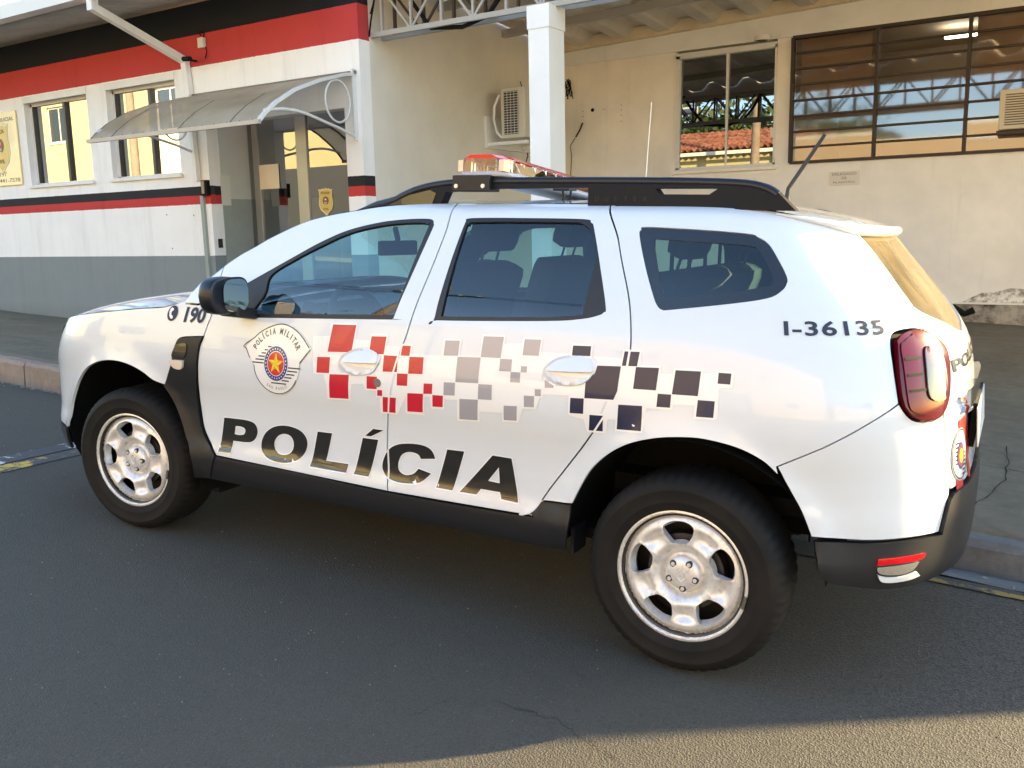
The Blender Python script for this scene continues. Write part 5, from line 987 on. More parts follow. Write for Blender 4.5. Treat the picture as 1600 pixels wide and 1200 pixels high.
# rooms behind: tan curtains, ceiling lamp
rm=MB(); rm.box(-2.0,5.6,9.4,9.5,-.2,3.6); rm.box(-2,5.6,YW_+.16,9.4,3.50,3.55); rm.box(-2.0,-1.95,YW_+.16,9.4,-.2,3.5); rm.box(5.5,5.6,YW_+.16,9.4,-.2,3.5); rm.box(.80,.86,YW_+.16,9.4,-.2,3.5); rm.build('back_room',mat('tan_room_wall',(.36,.27,.18),.8),ax)
box('curtain',1.0,1.72,YW_+.10,YW_+.12,2.68,3.34,mat('tan_curtain',(.46,.34,.24),.9),ax); box('curtain',2.70,4.3,YW_+.10,YW_+.12,2.68,3.34,mat('tan_curtain',(.28,.20,.13),.9),ax)
lamp=MB().bar((2.25,8.2,3.40),(2.62,8.2,3.40),.05,.05).build('ceiling_lamp',mat('lit_tube',(1,1,1),.4,emit=(.95,1,.92),es=9),bevel=.01); tag(lamp,'lit fluorescent ceiling lamp seen through the louvre window','lamp')
# small wall things
pl=box('wall_plaque',1.358,1.672,YW_-.012,YW_,1.772,1.918,mat('cream_plaque',(.68,.62,.52),.4),None,.002); tag(pl,'small cream plaque reading delegado de plantão below the louvre window','plaque')
pk=mat('plaque_letter',(.22,.17,.12),.5)
for i,(s_,w_) in enumerate((('DELEGADO',.25),('DE',.05),('PLANTÃO',.22))): text_on('lettering',s_,lambda a,b,i=i,w_=w_:(1.515-w_/2+a,YW_-.0135,1.876-.042*i+b),.026,pk,pl,bold=.01,w=w_)
vl=MB(); vl.cyl((.642,YW_-.16,3.33),(0,0,1),.085,.05,28,.075); vl=vl.build('round_bulkhead_lamp',M['white'],None,True); tag(vl,'round white bulkhead fitting under the beam above the dark window','lamp fitting'); MB().cyl((.642,YW_-.16,3.322),(0,0,1),.055,.02,20).build('lens',M['darkmetal'],vl,True)
box('arm',.62,.66,YW_-.13,YW_,3.345,3.375,M['white'],vl)
MB().cyl((-1.486,YW_+.001,2.805),(0,-1,0),.022,.006,16).build('pipe_hole',M['liner'],ax)
for x,z in ((-1.33,2.80),(-1.10,2.83),(-1.10,2.77),(-1.10,2.71),(-1.10,2.64),(-1.62,2.80),(-1.62,2.74)): MB().cyl((x,YW_+.001,z),(0,-1,0),.006,.004,8).build('screw_hole',M['rust'],ax)
MB().tube([(-1.615,YW_-.02,2.66),(-1.66,YW_-.01,2.58),(-1.72,YW_-.005,2.50)],.010,6).build('pipe_stub',M['rust'],ax,True); MB().tube([(-1.73,YW_-.004,2.49),(-1.80,YW_-.006,2.40),(-1.78,YW_-.005,2.28),(-1.80,YW_-.006,2.0)],.004,6).build('loose_wire',M['rust'],ax,True)
mb=MB()
for k in range(9):
    a0=k*.7; mb.tube([(-1.80,YW_-.02,3.16),(-1.80+.04*math.cos(a0),YW_-.05,3.15+.05*math.sin(a0)),(-1.79+.05*math.sin(a0),YW_-.03,3.02-.03*(k%3))],.006,5)
nb=mb.build('wire_bundle',M['liner'],None,True); tag(nb,'tangled black wire bundle on the cream wall beside the column','wire bundle')
# mould streak lines under the beam, and debris
# ---------------------------------------------------------------- carport
cp=empty('carport_roof',(1,5,3.6),'carport of large ribbed fibre cement sheets on a lattice truss','carport')
corr('roof_sheets',-1.98,8.6,3.25,3.835,6.86,3.645,.535,.055,rfm,cp,True,m_=16)
# the sheets rest slightly higher to the right, as the beam does
for v in cp.children[-1].data.vertices: v.co.z+=.028*(v.co.x+.5)-.012
tr=MB(); Yt=3.42; zb=3.155; zt=3.56
for yy in (Yt,Yt+.16):
    tr.bar((-2.0,yy,zb+.02),(8.6,yy,zb+.02),.035,.045); tr.bar((-2.0,yy,zt),(8.6,yy,zt),.035,.045)
truss=tr.build('truss_chord',M['steelpaint'],cp)
n=31
for k in range(n+1):
    x=-1.86+k*.338
    for yy,dx in ((Yt,0),(Yt+.16,.02)):
        MB().bar((x+dx,yy,zb+.04),(x+dx,yy,zt),.022,.03).build('truss_post',M['steelpaint'] if yy==Yt else M['rust'],cp)
        if k<n:
            if k%2: MB().bar((x+.02,yy-.008,zb+.04),(x+.32,yy-.008,zt),.016,.02).build('truss_brace',M['steelpaint'] if yy==Yt else M['rust'],cp)
            else: MB().bar((x+.32,yy-.008,zb+.04),(x+.02,yy-.008,zt),.016,.02).build('truss_brace',M['steelpaint'] if yy==Yt else M['rust'],cp)
box('fascia_board',-2.0,8.6,3.20,3.225,3.57,4.06,rfm,cp)
for y_,z_ in ((4.5,3.72),(5.7,3.66)): MB().bar((-2.0,y_,z_-.10),(8.6,y_,z_+.19),.06,.08).build('purlin',M['steelpaint'],cp)
MB().tube([(-1.98,3.40,3.36),(-1.9,3.38,3.50),(-1.96,3.38,3.30),(-2.0,3.39,3.16)],.008,6).build('cable',M['liner'],cp,True)
MB().tube([(-1.70,3.50,3.62),(-1.55,3.5,3.40),(-1.35,3.48,3.17),(-1.0,3.47,3.13),(-.75,3.49,3.19),(-.6,3.5,3.35),(-.45,3.5,3.6)],.020,8).build('cable',M['liner'],cp,True)
col=MB(); col.box(-.228,-.035,3.30,3.555,-.1,3.14); col.box(-.236,-.027,3.292,3.563,2.98,3.16)
col=col.build('column',mat('bright_white_paint',(.84,.83,.80),.55,build=plaster((.84,.83,.80),.03,.10)),None); tag(col,'white square column holding up the carport truss','column')
col2=bpy.data.objects.new('column',col.data); COL.objects.link(col2); col2.location=(5.1,0,0); tag(col2,'white square column at the right end of the carport, out past the car','column'); 
# split air conditioner on the side wall
oc=empty('split_air_conditioner',(-1.7,5.3,2.3),'cream split air conditioner on a white bracket on the side wall','air conditioner')
acm=mat('aged_white_metal',(.60,.57,.48),.5)
MB().box(-1.80,-1.49,5.31,6.12,2.37,2.90).build('case',acm,oc,bevel=.012)
mb=MB(); mb.add([(-1.755,5.305,2.41),(-1.575,5.305,2.41),(-1.575,5.305,2.865),(-1.755,5.305,2.865)],[(0,1,2,3)]); mb.build('coil',mat('blue_black_coil',(.03,.045,.06),.5),oc)
for k in range(17): MB().bar((-1.76,5.298,2.42+k*.0272),(-1.57,5.298,2.42+k*.0272),.005,.006).build('grille_bar',acm,oc)
for k in range(5): MB().bar((-1.755+k*.045,5.296,2.41),(-1.755+k*.045,5.296,2.865),.004,.005).build('grille_bar',acm,oc)
mb=MB(); mb.tube([(-1.485,5.72+.20*math.cos(t),2.64+.20*math.sin(t)) for t in np.linspace(0,2*PI,32,endpoint=False)],.012,8,closed=True); mb.build('fan_ring',acm,oc,True)
mb=MB(); mb.cyl((-1.489,5.72,2.64),(1,0,0),.19,.003,32); mb.build('fan_opening',M['liner'],oc)
for k in range(6): MB().tube([(-1.480,5.72+.035*(k+.5)*math.cos(t),2.64+.035*(k+.5)*math.sin(t)) for t in np.linspace(0,2*PI,24,endpoint=False)],.003,5,closed=True).build('fan_guard',acm,oc,True)
mb=MB(); mb.box(-1.99,-1.45,5.28,5.32,2.30,2.335); mb.box(-1.99,-1.45,6.0,6.04,2.30,2.335); mb.box(-1.995,-1.96,5.26,6.08,2.28,2.62); mb.build('bracket',M['white'],oc)
MB().tube([(-1.83,5.33,2.84),(-1.89,5.32,2.72),(-1.90,5.32,2.58),(-1.86,5.32,2.44),(-1.80,5.33,2.38)],.016,8).build('refrigerant_pipe',M['white'],oc,True)
MB().box(-1.62,-1.45,5.5,5.9,2.22,2.29).build('drip_tray',acm,oc); MB().tube([(-1.6,5.52,2.25),(-1.58,5.5,2.18),(-1.61,5.5,2.10),(-1.60,5.5,2.0)],.008,6).build('drain_hose',M['rust'],oc,True)
sc=MB().tube([(-1.995,6.05,3.09),(-1.98,6.05,3.04),(-1.97,6.02,2.99),(-1.99,6.0,2.97)],.006,6).build('wall_hook',M['rust'],None,True); tag(sc,'small rusty hook on the side wall above the air conditioner','hook')
# dark rag or bracket lying at the wall foot behind the car
rg=MB().tube([(2.55,6.62,.47),(2.68,6.60,.51),(2.78,6.58,.46),(2.86,6.60,.50)],[.03,.045,.03,.035],8).build('black_rag',M['liner'],None,True); tag(rg,'crumpled black rag lying at the foot of the cream wall','rag')

# ================================================================ ACROSS THE STREET (seen in the glass and paint)
opp=random.Random(11)
def tiles(name,x0,x1,ya,za,yb,zb,mt,parent,pitch=.22,step=.36):
    n=int((x1-x0)/pitch*4); m_=max(2,int(abs(yb-ya)/step)); V=[];F=[]
    for j in range(m_+1):
        t=j/m_
        for i in range(n+1):
            x=x0+(x1-x0)*i/n; h=.055*math.sin(2*PI*x/pitch)
            for lift in (0,1): V.append((x,ya+(yb-ya)*t,za+(zb-za)*t+h+.035*lift))
    w=n+1
    for j in range(m_):
        for i in range(n):
            a=(j*w+i)*2+1; b=(j*w+i+1)*2+1; c=((j+1)*w+i+1)*2; d=((j+1)*w+i)*2; F.append((a,b,c,d)); F.append((d,c,c+1,d+1))
    o=mesh(name,V,F,mt,parent); o['kind']='stuff'; return o
def tilem(t,b):
    p=pos(t); v=N(t,'ShaderNodeTexVoronoi',inputs={'Scale':4.0}); t.links.new(p,v.inputs['Vector']); t.links.new(ramp(t,v.outputs['Color'],[(.2,(.16,.055,.035)),(.5,(.28,.10,.06)),(.85,(.36,.17,.10))]),b.inputs['Base Color'])
M['tile']=mat('clay_roof_tile',(.3,.1,.06),.85,build=tilem)
def house(name,label,x0,x1,yf,depth,h,col,storeys=1,ridge=1.3,openings=(),over=.5,side=True):
    zb=gz((x0+x1)/2,yf)+.1; e=empty(name,((x0+x1)/2,yf,zb),label,'house')
    wm=mat('house_wall_%d'%(len(MATS)),col,.7,build=plaster(col,.06,.25,dc=tuple(c*.5 for c in col)))
    wb=MB(); xs_=[x0]+sorted([v for o in openings for v in o[:2]])+[x1]
    zt=zb+h
    # wall as strips between and around the openings
    cuts=sorted(openings); cx=x0
    for (a,b,za,zc,k) in cuts:
        wb.box(cx,a,yf-.2,yf,zb-2.5,zt); wb.box(a,b,yf-.2,yf,zb+zc,zt)
        if za>0.1: wb.box(a,b,yf-.2,yf,zb-2.5,zb+za)
        cx=b
    wb.box(cx,x1,yf-.2,yf,zb-2.5,zt); wb.box(x0,x0+.2,yf-depth,yf-.2,zb-2.5,zt); wb.box(x1-.2,x1,yf-depth,yf-.2,zb-2.5,zt); wb.box(x0,x1,yf-depth-.2,yf-depth,zb-2.5,zt)
    wb.build('wall',wm,e)
    for (a,b,za,zc,k) in cuts:
        f=MB(); f.box(a,b,yf-.14,yf-.10,zb+zc-.06,zb+zc); f.box(a,b,yf-.14,yf-.10,zb+za,zb+za+.05); f.box(a,a+.05,yf-.14,yf-.10,zb+za,zb+zc); f.box(b-.05,b,yf-.14,yf-.10,zb+za,zb+zc)
        w=f.build('window' if k=='w' else ('door' if k=='d' else 'gate'),M['wframe'] if k=='w' else M['rust'],e)
        if k=='w':
            m_=(a+b)/2; box('mullion',m_-.02,m_+.02,yf-.13,yf-.10,zb+za,zb+zc,M['wframe'],w); MB().add([(a,yf-.12,zb+za),(b,yf-.12,zb+za),(b,yf-.12,zb+zc),(a,yf-.12,zb+zc)],[(0,1,2,3)]).build('pane',M['gloss'],w); box('sill',a-.08,b+.08,yf-.05,yf+.06,zb+za-.08,zb+za,M['white'],w)
        elif k=='d': box('leaf',a+.05,b-.05,yf-.15,yf-.11,zb+za,zb+zc-.06,mat('brown_door',(.12,.06,.03),.5),w)
        else:
            for q in range(int((zc-za)/.09)): box('slat',a+.05,b-.05,yf-.13,yf-.11,zb+za+.05+q*.09,zb+za+.10+q*.09,mat('grey_gate',(.25,.25,.25),.5),w)
    ym=yf-depth/2
    tiles('roof_tiles',x0-over,x1+over,yf+over,zt-.05,ym,zt+ridge,M['tile'],e); tiles('roof_tiles',x0-over,x1+over,yf-depth-over,zt-.05,ym,zt+ridge,M['tile'],e)
    g=MB()
    for x in (x0,x1-.2): g.prism([(yf,zt),(yf-depth,zt),(ym,zt+ridge-.08)],x,x+.2,'x')
    g.build('gable',wm,e); box('eave_board',x0-over,x1+over,yf+over-.03,yf+over,zt-.20,zt-.09,M['white'],e)
    return e
YO=-12.0
house('yellow_house','sunlit yellow house with clay tile roof across the street',-14.2,-4.9,YO,8,4.7,(.50,.47,.27),openings=[(-13.2,-11.9,1.1,2.3,'w'),(-9.8,-8.8,.0,2.2,'d'),(-7.4,-5.9,1.1,2.3,'w')])
house('two_storey_house','sunlit cream yellow two storey house across the street',-38,-21.8,YO-.5,9,6.6,(.52,.49,.30),openings=[(-33,-31.5,4.0,5.4,'w'),(-29.5,-28,4.0,5.4,'w'),(-26,-24.4,4.0,5.5,'w'),(-36.5,-35,4.0,5.4,'w')],ridge=1.6)
ph=empty('peach_house',(3,YO+.3,0),'sunlit peach shop building with flat parapet across the street','house')
pm=mat('peach_plaster',(.50,.385,.27),.7,build=plaster((.50,.385,.27),.06,.25)); zb_=gz(3,YO)+.1
pb=MB()
for a_ in [(-4.7,-3.4,0,5.3),(-3.4,-2.2,2.3,5.3),(-2.2,1.6,0,5.3),(1.6,4.2,2.5,5.3),(4.2,6.8,0,5.3),(6.8,8.0,2.3,5.3),(8.0,11.5,0,5.3),(-3.4,-2.2,-.5,1.1),(6.8,8.0,-.5,1.1)]: pb.box(a_[0],a_[1],YO+.1,YO+.3,zb_+a_[2]-(.6 if a_[2]==0 else 0),zb_+a_[3])
pb.box(-4.7,-4.5,YO-7,YO+.1,zb_-.6,zb_+5.3); pb.box(11.3,11.5,YO-7,YO+.1,zb_-1,zb_+5.3); pb.box(-4.5,11.3,YO-7,YO+.1,zb_+5.0,zb_+5.1); pb.build('wall',pm,ph)
box('parapet_cap',-4.8,11.6,YO+.05,YO+.36,zb_+5.3,zb_+5.4,M['white'],ph)
for x_ in (-3.4,6.8):
    w_=MB().box(x_,x_+1.2,YO+.14,YO+.2,zb_+1.1,zb_+1.16).box(x_,x_+1.2,YO+.14,YO+.2,zb_+2.24,zb_+2.3).build('window',M['wframe'],ph); box('pane',x_,x_+1.2,YO+.15,YO+.17,zb_+1.16,zb_+2.24,M['gloss'],w_)
sh_=box('roller_shutter',1.6,4.2,YO+.16,YO+.2,zb_-.4,zb_+2.5,mat('grey_gate',(.25,.25,.25),.5),ph)
for x_ in (-1.2,-.3,5.2): box('wall_lamp',x_,x_+.25,YO+.3,YO+.42,zb_+3.9,zb_+4.15,M['darkmetal'],ph)
gw=box('garden_wall',-21.5,-14.6,-11.0,-10.8,-.2,gz(-18,-11)+2.75,mat('dark_grey_plaster',(.06,.065,.07),.7)); tag(gw,'tall dark grey garden wall between the two yellow houses across the street','wall')
house('white_house','sunlit off white house further up the street',13,26,YO,8,3.4,(.5,.47,.40),openings=[(14.5,16,1.1,2.3,'w'),(19,20,.0,2.2,'d'),(22,23.5,1.1,2.3,'w')])
# side-street house facing down the road behind the car
house('corner_house','sunlit ochre house at the street corner beyond the car',-60,-40,YO+1,8,4.5,(.5,.43,.25),openings=[(-55,-53,1.1,2.3,'w'),(-48,-46,1.1,2.3,'w')])
def pole(x,y,lab):
    zb=gz(x,y)+.1; e=empty('utility_pole',(x,y,zb),lab,'utility pole','utility poles across the street'); MB().tube([(x,y,zb-.3),(x,y,zb+8.5)],[.16,.10],12).build('mast',M['kerb'],e,True)
    MB().bar((x-.9,y,zb+8.0),(x+.9,y,zb+8.0),.09,.12).build('crossarm',M['rust'],e)
    for k in (-.8,-.4,.4,.8): MB().cyl((x+k,y,zb+8.06),(0,0,1),.035,.12,8).build('insulator',M['white'],e)
pole(-23,-9.3,'concrete utility pole in front of the two storey house'); pole(-4.6,-9.3,'concrete utility pole in front of the yellow house')
wr=MB()
for k in (-.8,-.4,.4,.8):
    pts=[]
    for i in range(25):
        t=i/24; x=-42+84*t; ph=((x+23)/18.4)%1; pts.append((x,-9.3+k*.2,gz(x,-9.3)+8.2-1.6*ph*(1-ph)))
    wr.tube(pts,.012,4)
w_=wr.build('overhead_cables',M['liner']); tag(w_,'four black overhead cables strung between the utility poles','cables')
def leafm(t,b):
    p=pos(t); n=noise(t,p,.9,4,.6); t.links.new(ramp(t,n,[(.3,(.022,.045,.012)),(.7,(.07,.11,.03))]),b.inputs['Base Color'])
M['leaf']=mat('tree_leaf',(.05,.09,.02),.6,build=leafm); M['bark']=mat('tree_bark',(.10,.075,.05),.9)
def tree(x,y,h,r,lab,n=5200,seed=1):
    R=np.random.RandomState(seed); zb=gz(x,y)-.1; e=empty('tree',(x,y,zb),lab,'tree')
    mb=MB(); mb.tube([(x,y,zb),(x+.1,y,zb+h*.3),(x-.05,y+.1,zb+h*.55)],[.20,.15,.10],8)
    for k in range(6): a=k*1.05; mb.tube([(x,y,zb+h*(.35+.04*k)),(x+r*.45*math.cos(a),y+r*.45*math.sin(a),zb+h*(.55+.04*k)),(x+r*.8*math.cos(a),y+r*.8*math.sin(a),zb+h*(.68+.03*k))],[.07,.04,.015],6)
    mb.build('trunk',M['bark'],e,True)
    cl=R.normal(size=(26,3)); cl/=np.linalg.norm(cl,axis=1,keepdims=True); cl*=R.uniform(.3,.85,(26,1)); cl=cl*[r,r,h*.32]+[x,y,zb+h*.68]
    V=[];F=[]
    for i in range(n):
        c=cl[R.randint(26)]+R.normal(size=3)*r*.16; a=R.normal(size=3); a/=np.linalg.norm(a); b=np.cross(a,R.normal(size=3)); b/=np.linalg.norm(b); s=R.uniform(.12,.24)
        k=len(V); V+=[c-a*s,c+b*s*.5,c+a*s,c-b*s*.5]; F.append((k,k+1,k+2,k+3))
    mesh('crown',V,F,M['leaf'],e)
tree(-6,-21.5,8.5,3.6,'tall dark green tree behind the yellow house',seed=2); tree(-11,-23,9.5,4.2,'broad dark green tree behind the yellow house, left of the tall one',seed=3); tree(-15,-21,9,4,'dark green tree behind the left end of the yellow house',seed=4); tree(-38,-20,9,4,'green tree beyond the two storey house',seed=6); tree(29,-14,7,3,'green tree beyond the off white house',seed=7)
V=[];F=[]
hx=np.arange(-120,-9,5.)
for i,x in enumerate(hx):
    for j,(y,z) in enumerate(((-30,-1),(-38,8.0),(-60,13),(-110,17))): V.append((x,y,gz(x,-8)*.4+z+1.3*math.sin(x*.07+j)+.6*math.sin(x*.31)))
for i in range(len(hx)-1):
    for j in range(3): F.append((i*4+j,i*4+j+1,(i+1)*4+j+1,(i+1)*4+j))
def hillm(t,b): t.links.new(ramp(t,noise(t,pos(t),.35,6,.75),[(.35,(.020,.04,.012)),(.7,(.06,.085,.03))]),b.inputs['Base Color'])
tag(mesh('wooded_hill',V,F,mat('wooded_hillside',(.04,.07,.02),.95,build=hillm),None,True),kind='structure')
# added wall out of view: its raked end shapes the shade edge on the road
ls=empty('shade_caster_wall',(6.9,3.6,.0),'tall rendered wall with a raked end, added out of view to shade the road','wall')
MB().prism([(4.40,-.8),(8.70,-.8),(7.22,2.07),(4.40,2.07)],3.56,3.68,'y').build('wall',M['cream'],ls)
MB().prism([(4.40,2.072),(7.215,2.072),(7.205,2.09),(4.40,2.09)],3.555,3.685,'y').build('coping',M['white'],ls)

# ================================================================ CAR: INTERIOR
def seat(x,y,w=.50,back=True,name='seat'):
    s=MB().box(x-.26,x+.24,y-w/2,y+w/2,.62,.78).build(name,M['interior'],car,bevel=.04,smooth=True)
    m_=Matrix.Translation((x+.24,y,.72))@Matrix.Rotation(.30,4,'Y')
    MB().box(-.06,.07,-w/2+.02,w/2-.02,0,.60,m_).build('backrest',M['interior'],s,bevel=.045,smooth=True)
    return s,m_
def headrest(s,m_,dy=0,w=.27):
    MB().box(-.055,.05,-w/2+dy,w/2+dy,.655,.83,m_).build('headrest',M['interior'],s,bevel=.045,smooth=True)
    for k in (-.06,.06): MB().tube([tuple(m_@Vector((0,dy+k,.58))),tuple(m_@Vector((0,dy+k,.68)))],.006,6).build('headrest_post',M['darkmetal'],s)
for y in (-.37,.37): s,m_=seat(1.22,y); headrest(s,m_)
s,m_=seat(2.05,0,1.25,name='rear_bench')
for dy in (-.40,.40): headrest(s,m_,dy,.25)
dash=MB(); dash.prism([(.42,.70),(.98,.70),(.98,.86),(.90,1.00),(.80,1.035),(.55,1.06),(.42,1.05)],-.72,.72,'y'); dash=dash.build('dashboard',M['dash'],car,True)
MB().prism([(.78,1.03),(.93,1.02),(.90,1.10),(.82,1.105)],-.56,-.18,'y').build('instrument_cowl',M['dash'],dash)
sw=MB(); sm=Matrix.Translation((.98,-.37,.985))@Matrix.Rotation(-.42,4,'Y')
sw.tube([tuple(sm@Vector((0,.185*math.cos(t),.185*math.sin(t)))) for t in np.linspace(0,2*PI,36,endpoint=False)],.016,8,closed=True); sw=sw.build('steering_wheel',M['interior'],car,True)
mb=MB(); mb.bar(sm@Vector((0,-.18,0)),sm@Vector((0,.18,0)),.02,.04); mb.bar(sm@Vector((0,0,0)),sm@Vector((0,0,-.18)),.03,.02); mb.cyl(sm@Vector((.02,0,0)),sm.to_3x3()@Vector((-1,0,0)),.065,.05,16); mb.build('steering_hub',M['interior'],sw)
rm_=MB().box(-.012,.012,-.12,.12,-.035,.035,Matrix.Translation((.93,-.02,1.325))@Matrix.Rotation(-.2,4,'Z')).build('rear_view_mirror',M['liner'],car,bevel=.01); MB().bar((.93,-.02,1.36),(.90,-.0,1.42),.02).build('mirror_stalk',M['liner'],rm_)
for y in (-.62,.62): MB().tube([(1.62,y,1.40),(1.64,y*1.02,1.15),(1.60,y*1.06,.85)],.022,6).build('pillar_trim',M['interior'],car)
MB().box(2.38,2.46,-.66,.66,.75,1.16).build('load_guard',M['interior'],car); 
for k in range(7): MB().bar((2.43,-.6+k*.2,1.16),(2.43,-.6+k*.2,1.46),.012).build('guard_bar',M['liner'],car)
MB().box(2.45,3.2,-.39,.39,.62,.68).build('boot_floor',M['interior'],car)
for sg in (-1,1):
    panel('door_card',lambda u,z,sg=sg:(u,-sg*-1*0+np.full(np.shape(u),sg*.745),z),[[.6,.45],[2.15,.45],[2.4,.95],[2.4,1.08],[.75,1.04]],[],M['interior'],car,corner=True,lip=0,gap=0,step=.3)

# ================================================================ CAR: LIVERY
def quad(name,P,mt,parent,off,grow=0):
    return panel(name,surf,[list(p[:2]) for p in P],[],mt,parent,off=off,step=.03,lip=0,gap=-grow if grow else 0,corner=True)
xB=lambda z:float(np.interp(z,[.44,.52,.61,.71,.81,.90,.98,1.04],[1.5085,1.4997,1.4964,1.5075,1.5237,1.5421,1.566,1.588]))
xC=lambda z:float(np.interp(z,[.50,.56,.64,.74,.83,.90,.97,1.04],[2.1545,2.1957,2.2558,2.3296,2.3875,2.4294,2.4578,2.4696]))
def clip(P,f,side_):
    """keep the part of an outline on one side of a door gap"""
    P=densify(np.array([p[:2] for p in P],float),.012); d=np.array([(p[0]-f(p[1]))*side_ for p in P])-.004; out=[]
    n=len(P)
    for i in range(n):
        j=(i+1)%n
        if d[i]>=0: out.append(P[i])
        if (d[i]>=0)!=(d[j]>=0): t=d[i]/(d[i]-d[j]); out.append(P[i]+(P[j]-P[i])*t)
    return [list(map(float,p)) for p in out]
def area(P): P=np.array(P); return abs(.5*np.sum(P[:,0]*np.roll(P[:,1],-1)-np.roll(P[:,0],-1)*P[:,1])) if len(P)>2 else 0
QP=[o for o in car.children if o.name.startswith('quarter_panel')][0]
def split(P):
    for par,Q in ((FD,clip(P,xB,-1)),(RD,clip(clip(P,xB,1),xC,-1)),(QP,clip(P,xC,1))):
        if area(Q)>2e-5: yield par,Q
def holecut(par,P,hole_names):
    return P
B1=np.array([p[:2] for p in PL['handle1_bowl']]); B2=np.array([p[:2] for p in PL['handle2_bowl']])
def bowlhole(B): 
    c=(B.max(0)+B.min(0))/2; return [list(map(float,c+(p-c)*1.07)) for p in smooth_poly([list(p) for p in B],5)]
for kind,off in (('film',.0012),('red',.0024),('grey',.0024),('navy',.0024)):
    for P in PL[kind]:
        for par,Q in split(P):
            hs=[]
            if kind=='film': hs=[bowlhole(B1)] if par is FD else ([bowlhole(B2)] if par is RD else [])
            panel('checker_backing' if kind=='film' else 'checker',surf,Q,hs,M[kind],par,off=off,step=.03,lip=.0008,gap=0,raw=True,ds=.03)
            if kind!='film': panel('checker_border',surf,[list(p) for p in inset(np.array(Q),-.0065)],[],M['film'],par,off=off-.0006,step=.03,lip=0,gap=0,raw=True,ds=.03)
for nm,h in (('P','P_h'),('O','O_h'),('L',None),('I1',None),('acute',None),('Cc',None),('I2',None),('A','A_h')):
    O=smooth_poly(rp(PL[nm]),5); hs=[smooth_poly(rp(PL[h]),5)] if h else []
    for par,Q in split([list(p) for p in O]):
        panel('letter',surf,Q,hs,M['vinyl'],par,off=.0022,step=.03,lip=.0008,gap=0,raw=True,ds=.03)
        panel('letter_border',surf,[list(p) for p in inset(np.array(Q),-.004)],[[list(p) for p in inset(np.array(h_),.004)] for h_ in hs],M['film'],par,off=.0014,step=.03,lip=0,gap=0,raw=True,ds=.03)
def on_body(u0,z0,du,dz,off=.0022,shear=0):
    """text frame: a runs along du, b along dz, laid on the body"""
    def f(a,b):
        u=u0+du[0]*a+dz[0]*b; z=z0+du[1]*a+dz[1]*b; p=np.array(surf(u,z),float).ravel(); e=1e-3
        n=np.cross(np.array(surf(u+e,z),float).ravel()-p,np.array(surf(u,z+e),float).ravel()-p); n/=np.linalg.norm(n); return tuple(p+n*off)
    return f
FE=[o for o in car.children if o.name.startswith('front_fender')][0]
text_on('number_190','190',on_body(.425,1.012,(1,.025),(.24,1)),.068,M['letter'],FE,bold=.035,w=.122,sub=1)
el_=[(.356+.031*math.cos(t)+.007*math.sin(t)*1.2,1.047+.034*math.sin(t)) for t in np.linspace(0,2*PI,30,endpoint=False)]
ph_=panel('telephone_symbol',surf,[list(p) for p in el_],[],M['letter'],FE,off=.002,step=.02,lip=0,gap=0,raw=True)
hs_=[(.347,1.069),(.352,1.071),(.362,1.067),(.361,1.059),(.354,1.057),(.349,1.048),(.350,1.040),(.358,1.036),(.361,1.028),(.355,1.023),(.345,1.025),(.338,1.036),(.337,1.052),(.341,1.063)]
panel('handset',surf,[list(p) for p in hs_],[],M['film'],ph_,off=.0028,step=.02,lip=0,gap=0,raw=True)
text_on('unit_number','I-36135',on_body(2.916,1.143,(1,.03),(.02,1)),.043,M['letter'],QP,bold=.022,w=.258,sub=0,spacing=1.08)
# round emblem on the front door
EC=(.967,.886)
emb_dark=mat('emblem_dark_line',(.025,.028,.04),.3,coat=.6)
sh=.16
def eb(a,b): return [EC[0]+a+sh*.30*b,EC[1]+b+.02*a]
Rm=.098
outline=[]
for t in np.linspace(200,340,26): outline.append((.118*math.cos(math.radians(t)),.123*math.sin(math.radians(t))+.002))
top_arc=[(-.165,.052),(-.125,.098),(-.075,.133),(0,.158),(.06,.150),(.11,.125),(.145,.095),(.172,.068)]
bk=[(.172,.068),(.120,.012),(.118,0)]+[(.118*math.cos(math.radians(t)),.124*math.sin(math.radians(t))) for t in range(-8,-180,-8)]+[(-.118,-.005),(-.135,.012),(-.165,.052)]+[(-.125,.098),(-.075,.133),(0,.158),(.06,.150),(.11,.125),(.145,.095)]
EM=panel('emblem',surf,[eb(*p) for p in [(a*1.03,b*1.03) for a,b in bk]],[],M['film'],FD,off=.003,step=.02,lip=0,gap=0,raw=True)
def eline(pts,w,name='emblem_line',mt=None):
    P=[np.array(p,float) for p in pts]; L=[];R=[]
    for i in range(len(P)):
        a=P[max(0,i-1)]; b=P[min(len(P)-1,i+1)]; d=(b-a)/np.linalg.norm(b-a); n=np.array([-d[1],d[0]])*w/2; L.append(P[i]+n); R.append(P[i]-n)
    return panel(name,surf,[eb(*p) for p in L+R[::-1]],[],mt or emb_dark,EM,off=.0038,step=.02,lip=0,gap=0,raw=True)
eline([tuple(p) for p in smooth_poly([[a,b] for a,b in top_arc]+[[.172,.068,1]],4)[:28]],.0045)
eline([(-.165,.052),(-.143,.014)],.004); eline([(.172,.068),(.122,.010)],.004)
eline([(-.120,-.012)]+[(.120*math.cos(math.radians(t)),.124*math.sin(math.radians(t))) for t in range(-172,-20,8)],.0035)
for k in range(6): y=.066-.0135*k; xl=-.048-.016*k; eline([(xl,y),(.022 if k==0 else -.02-.0*k,y)],.0052)
for k in range(6): y=-.012-.0135*k; xr=.128-.015*k; eline([(.03 if k<5 else -.028,y),(xr,y)],.0052)
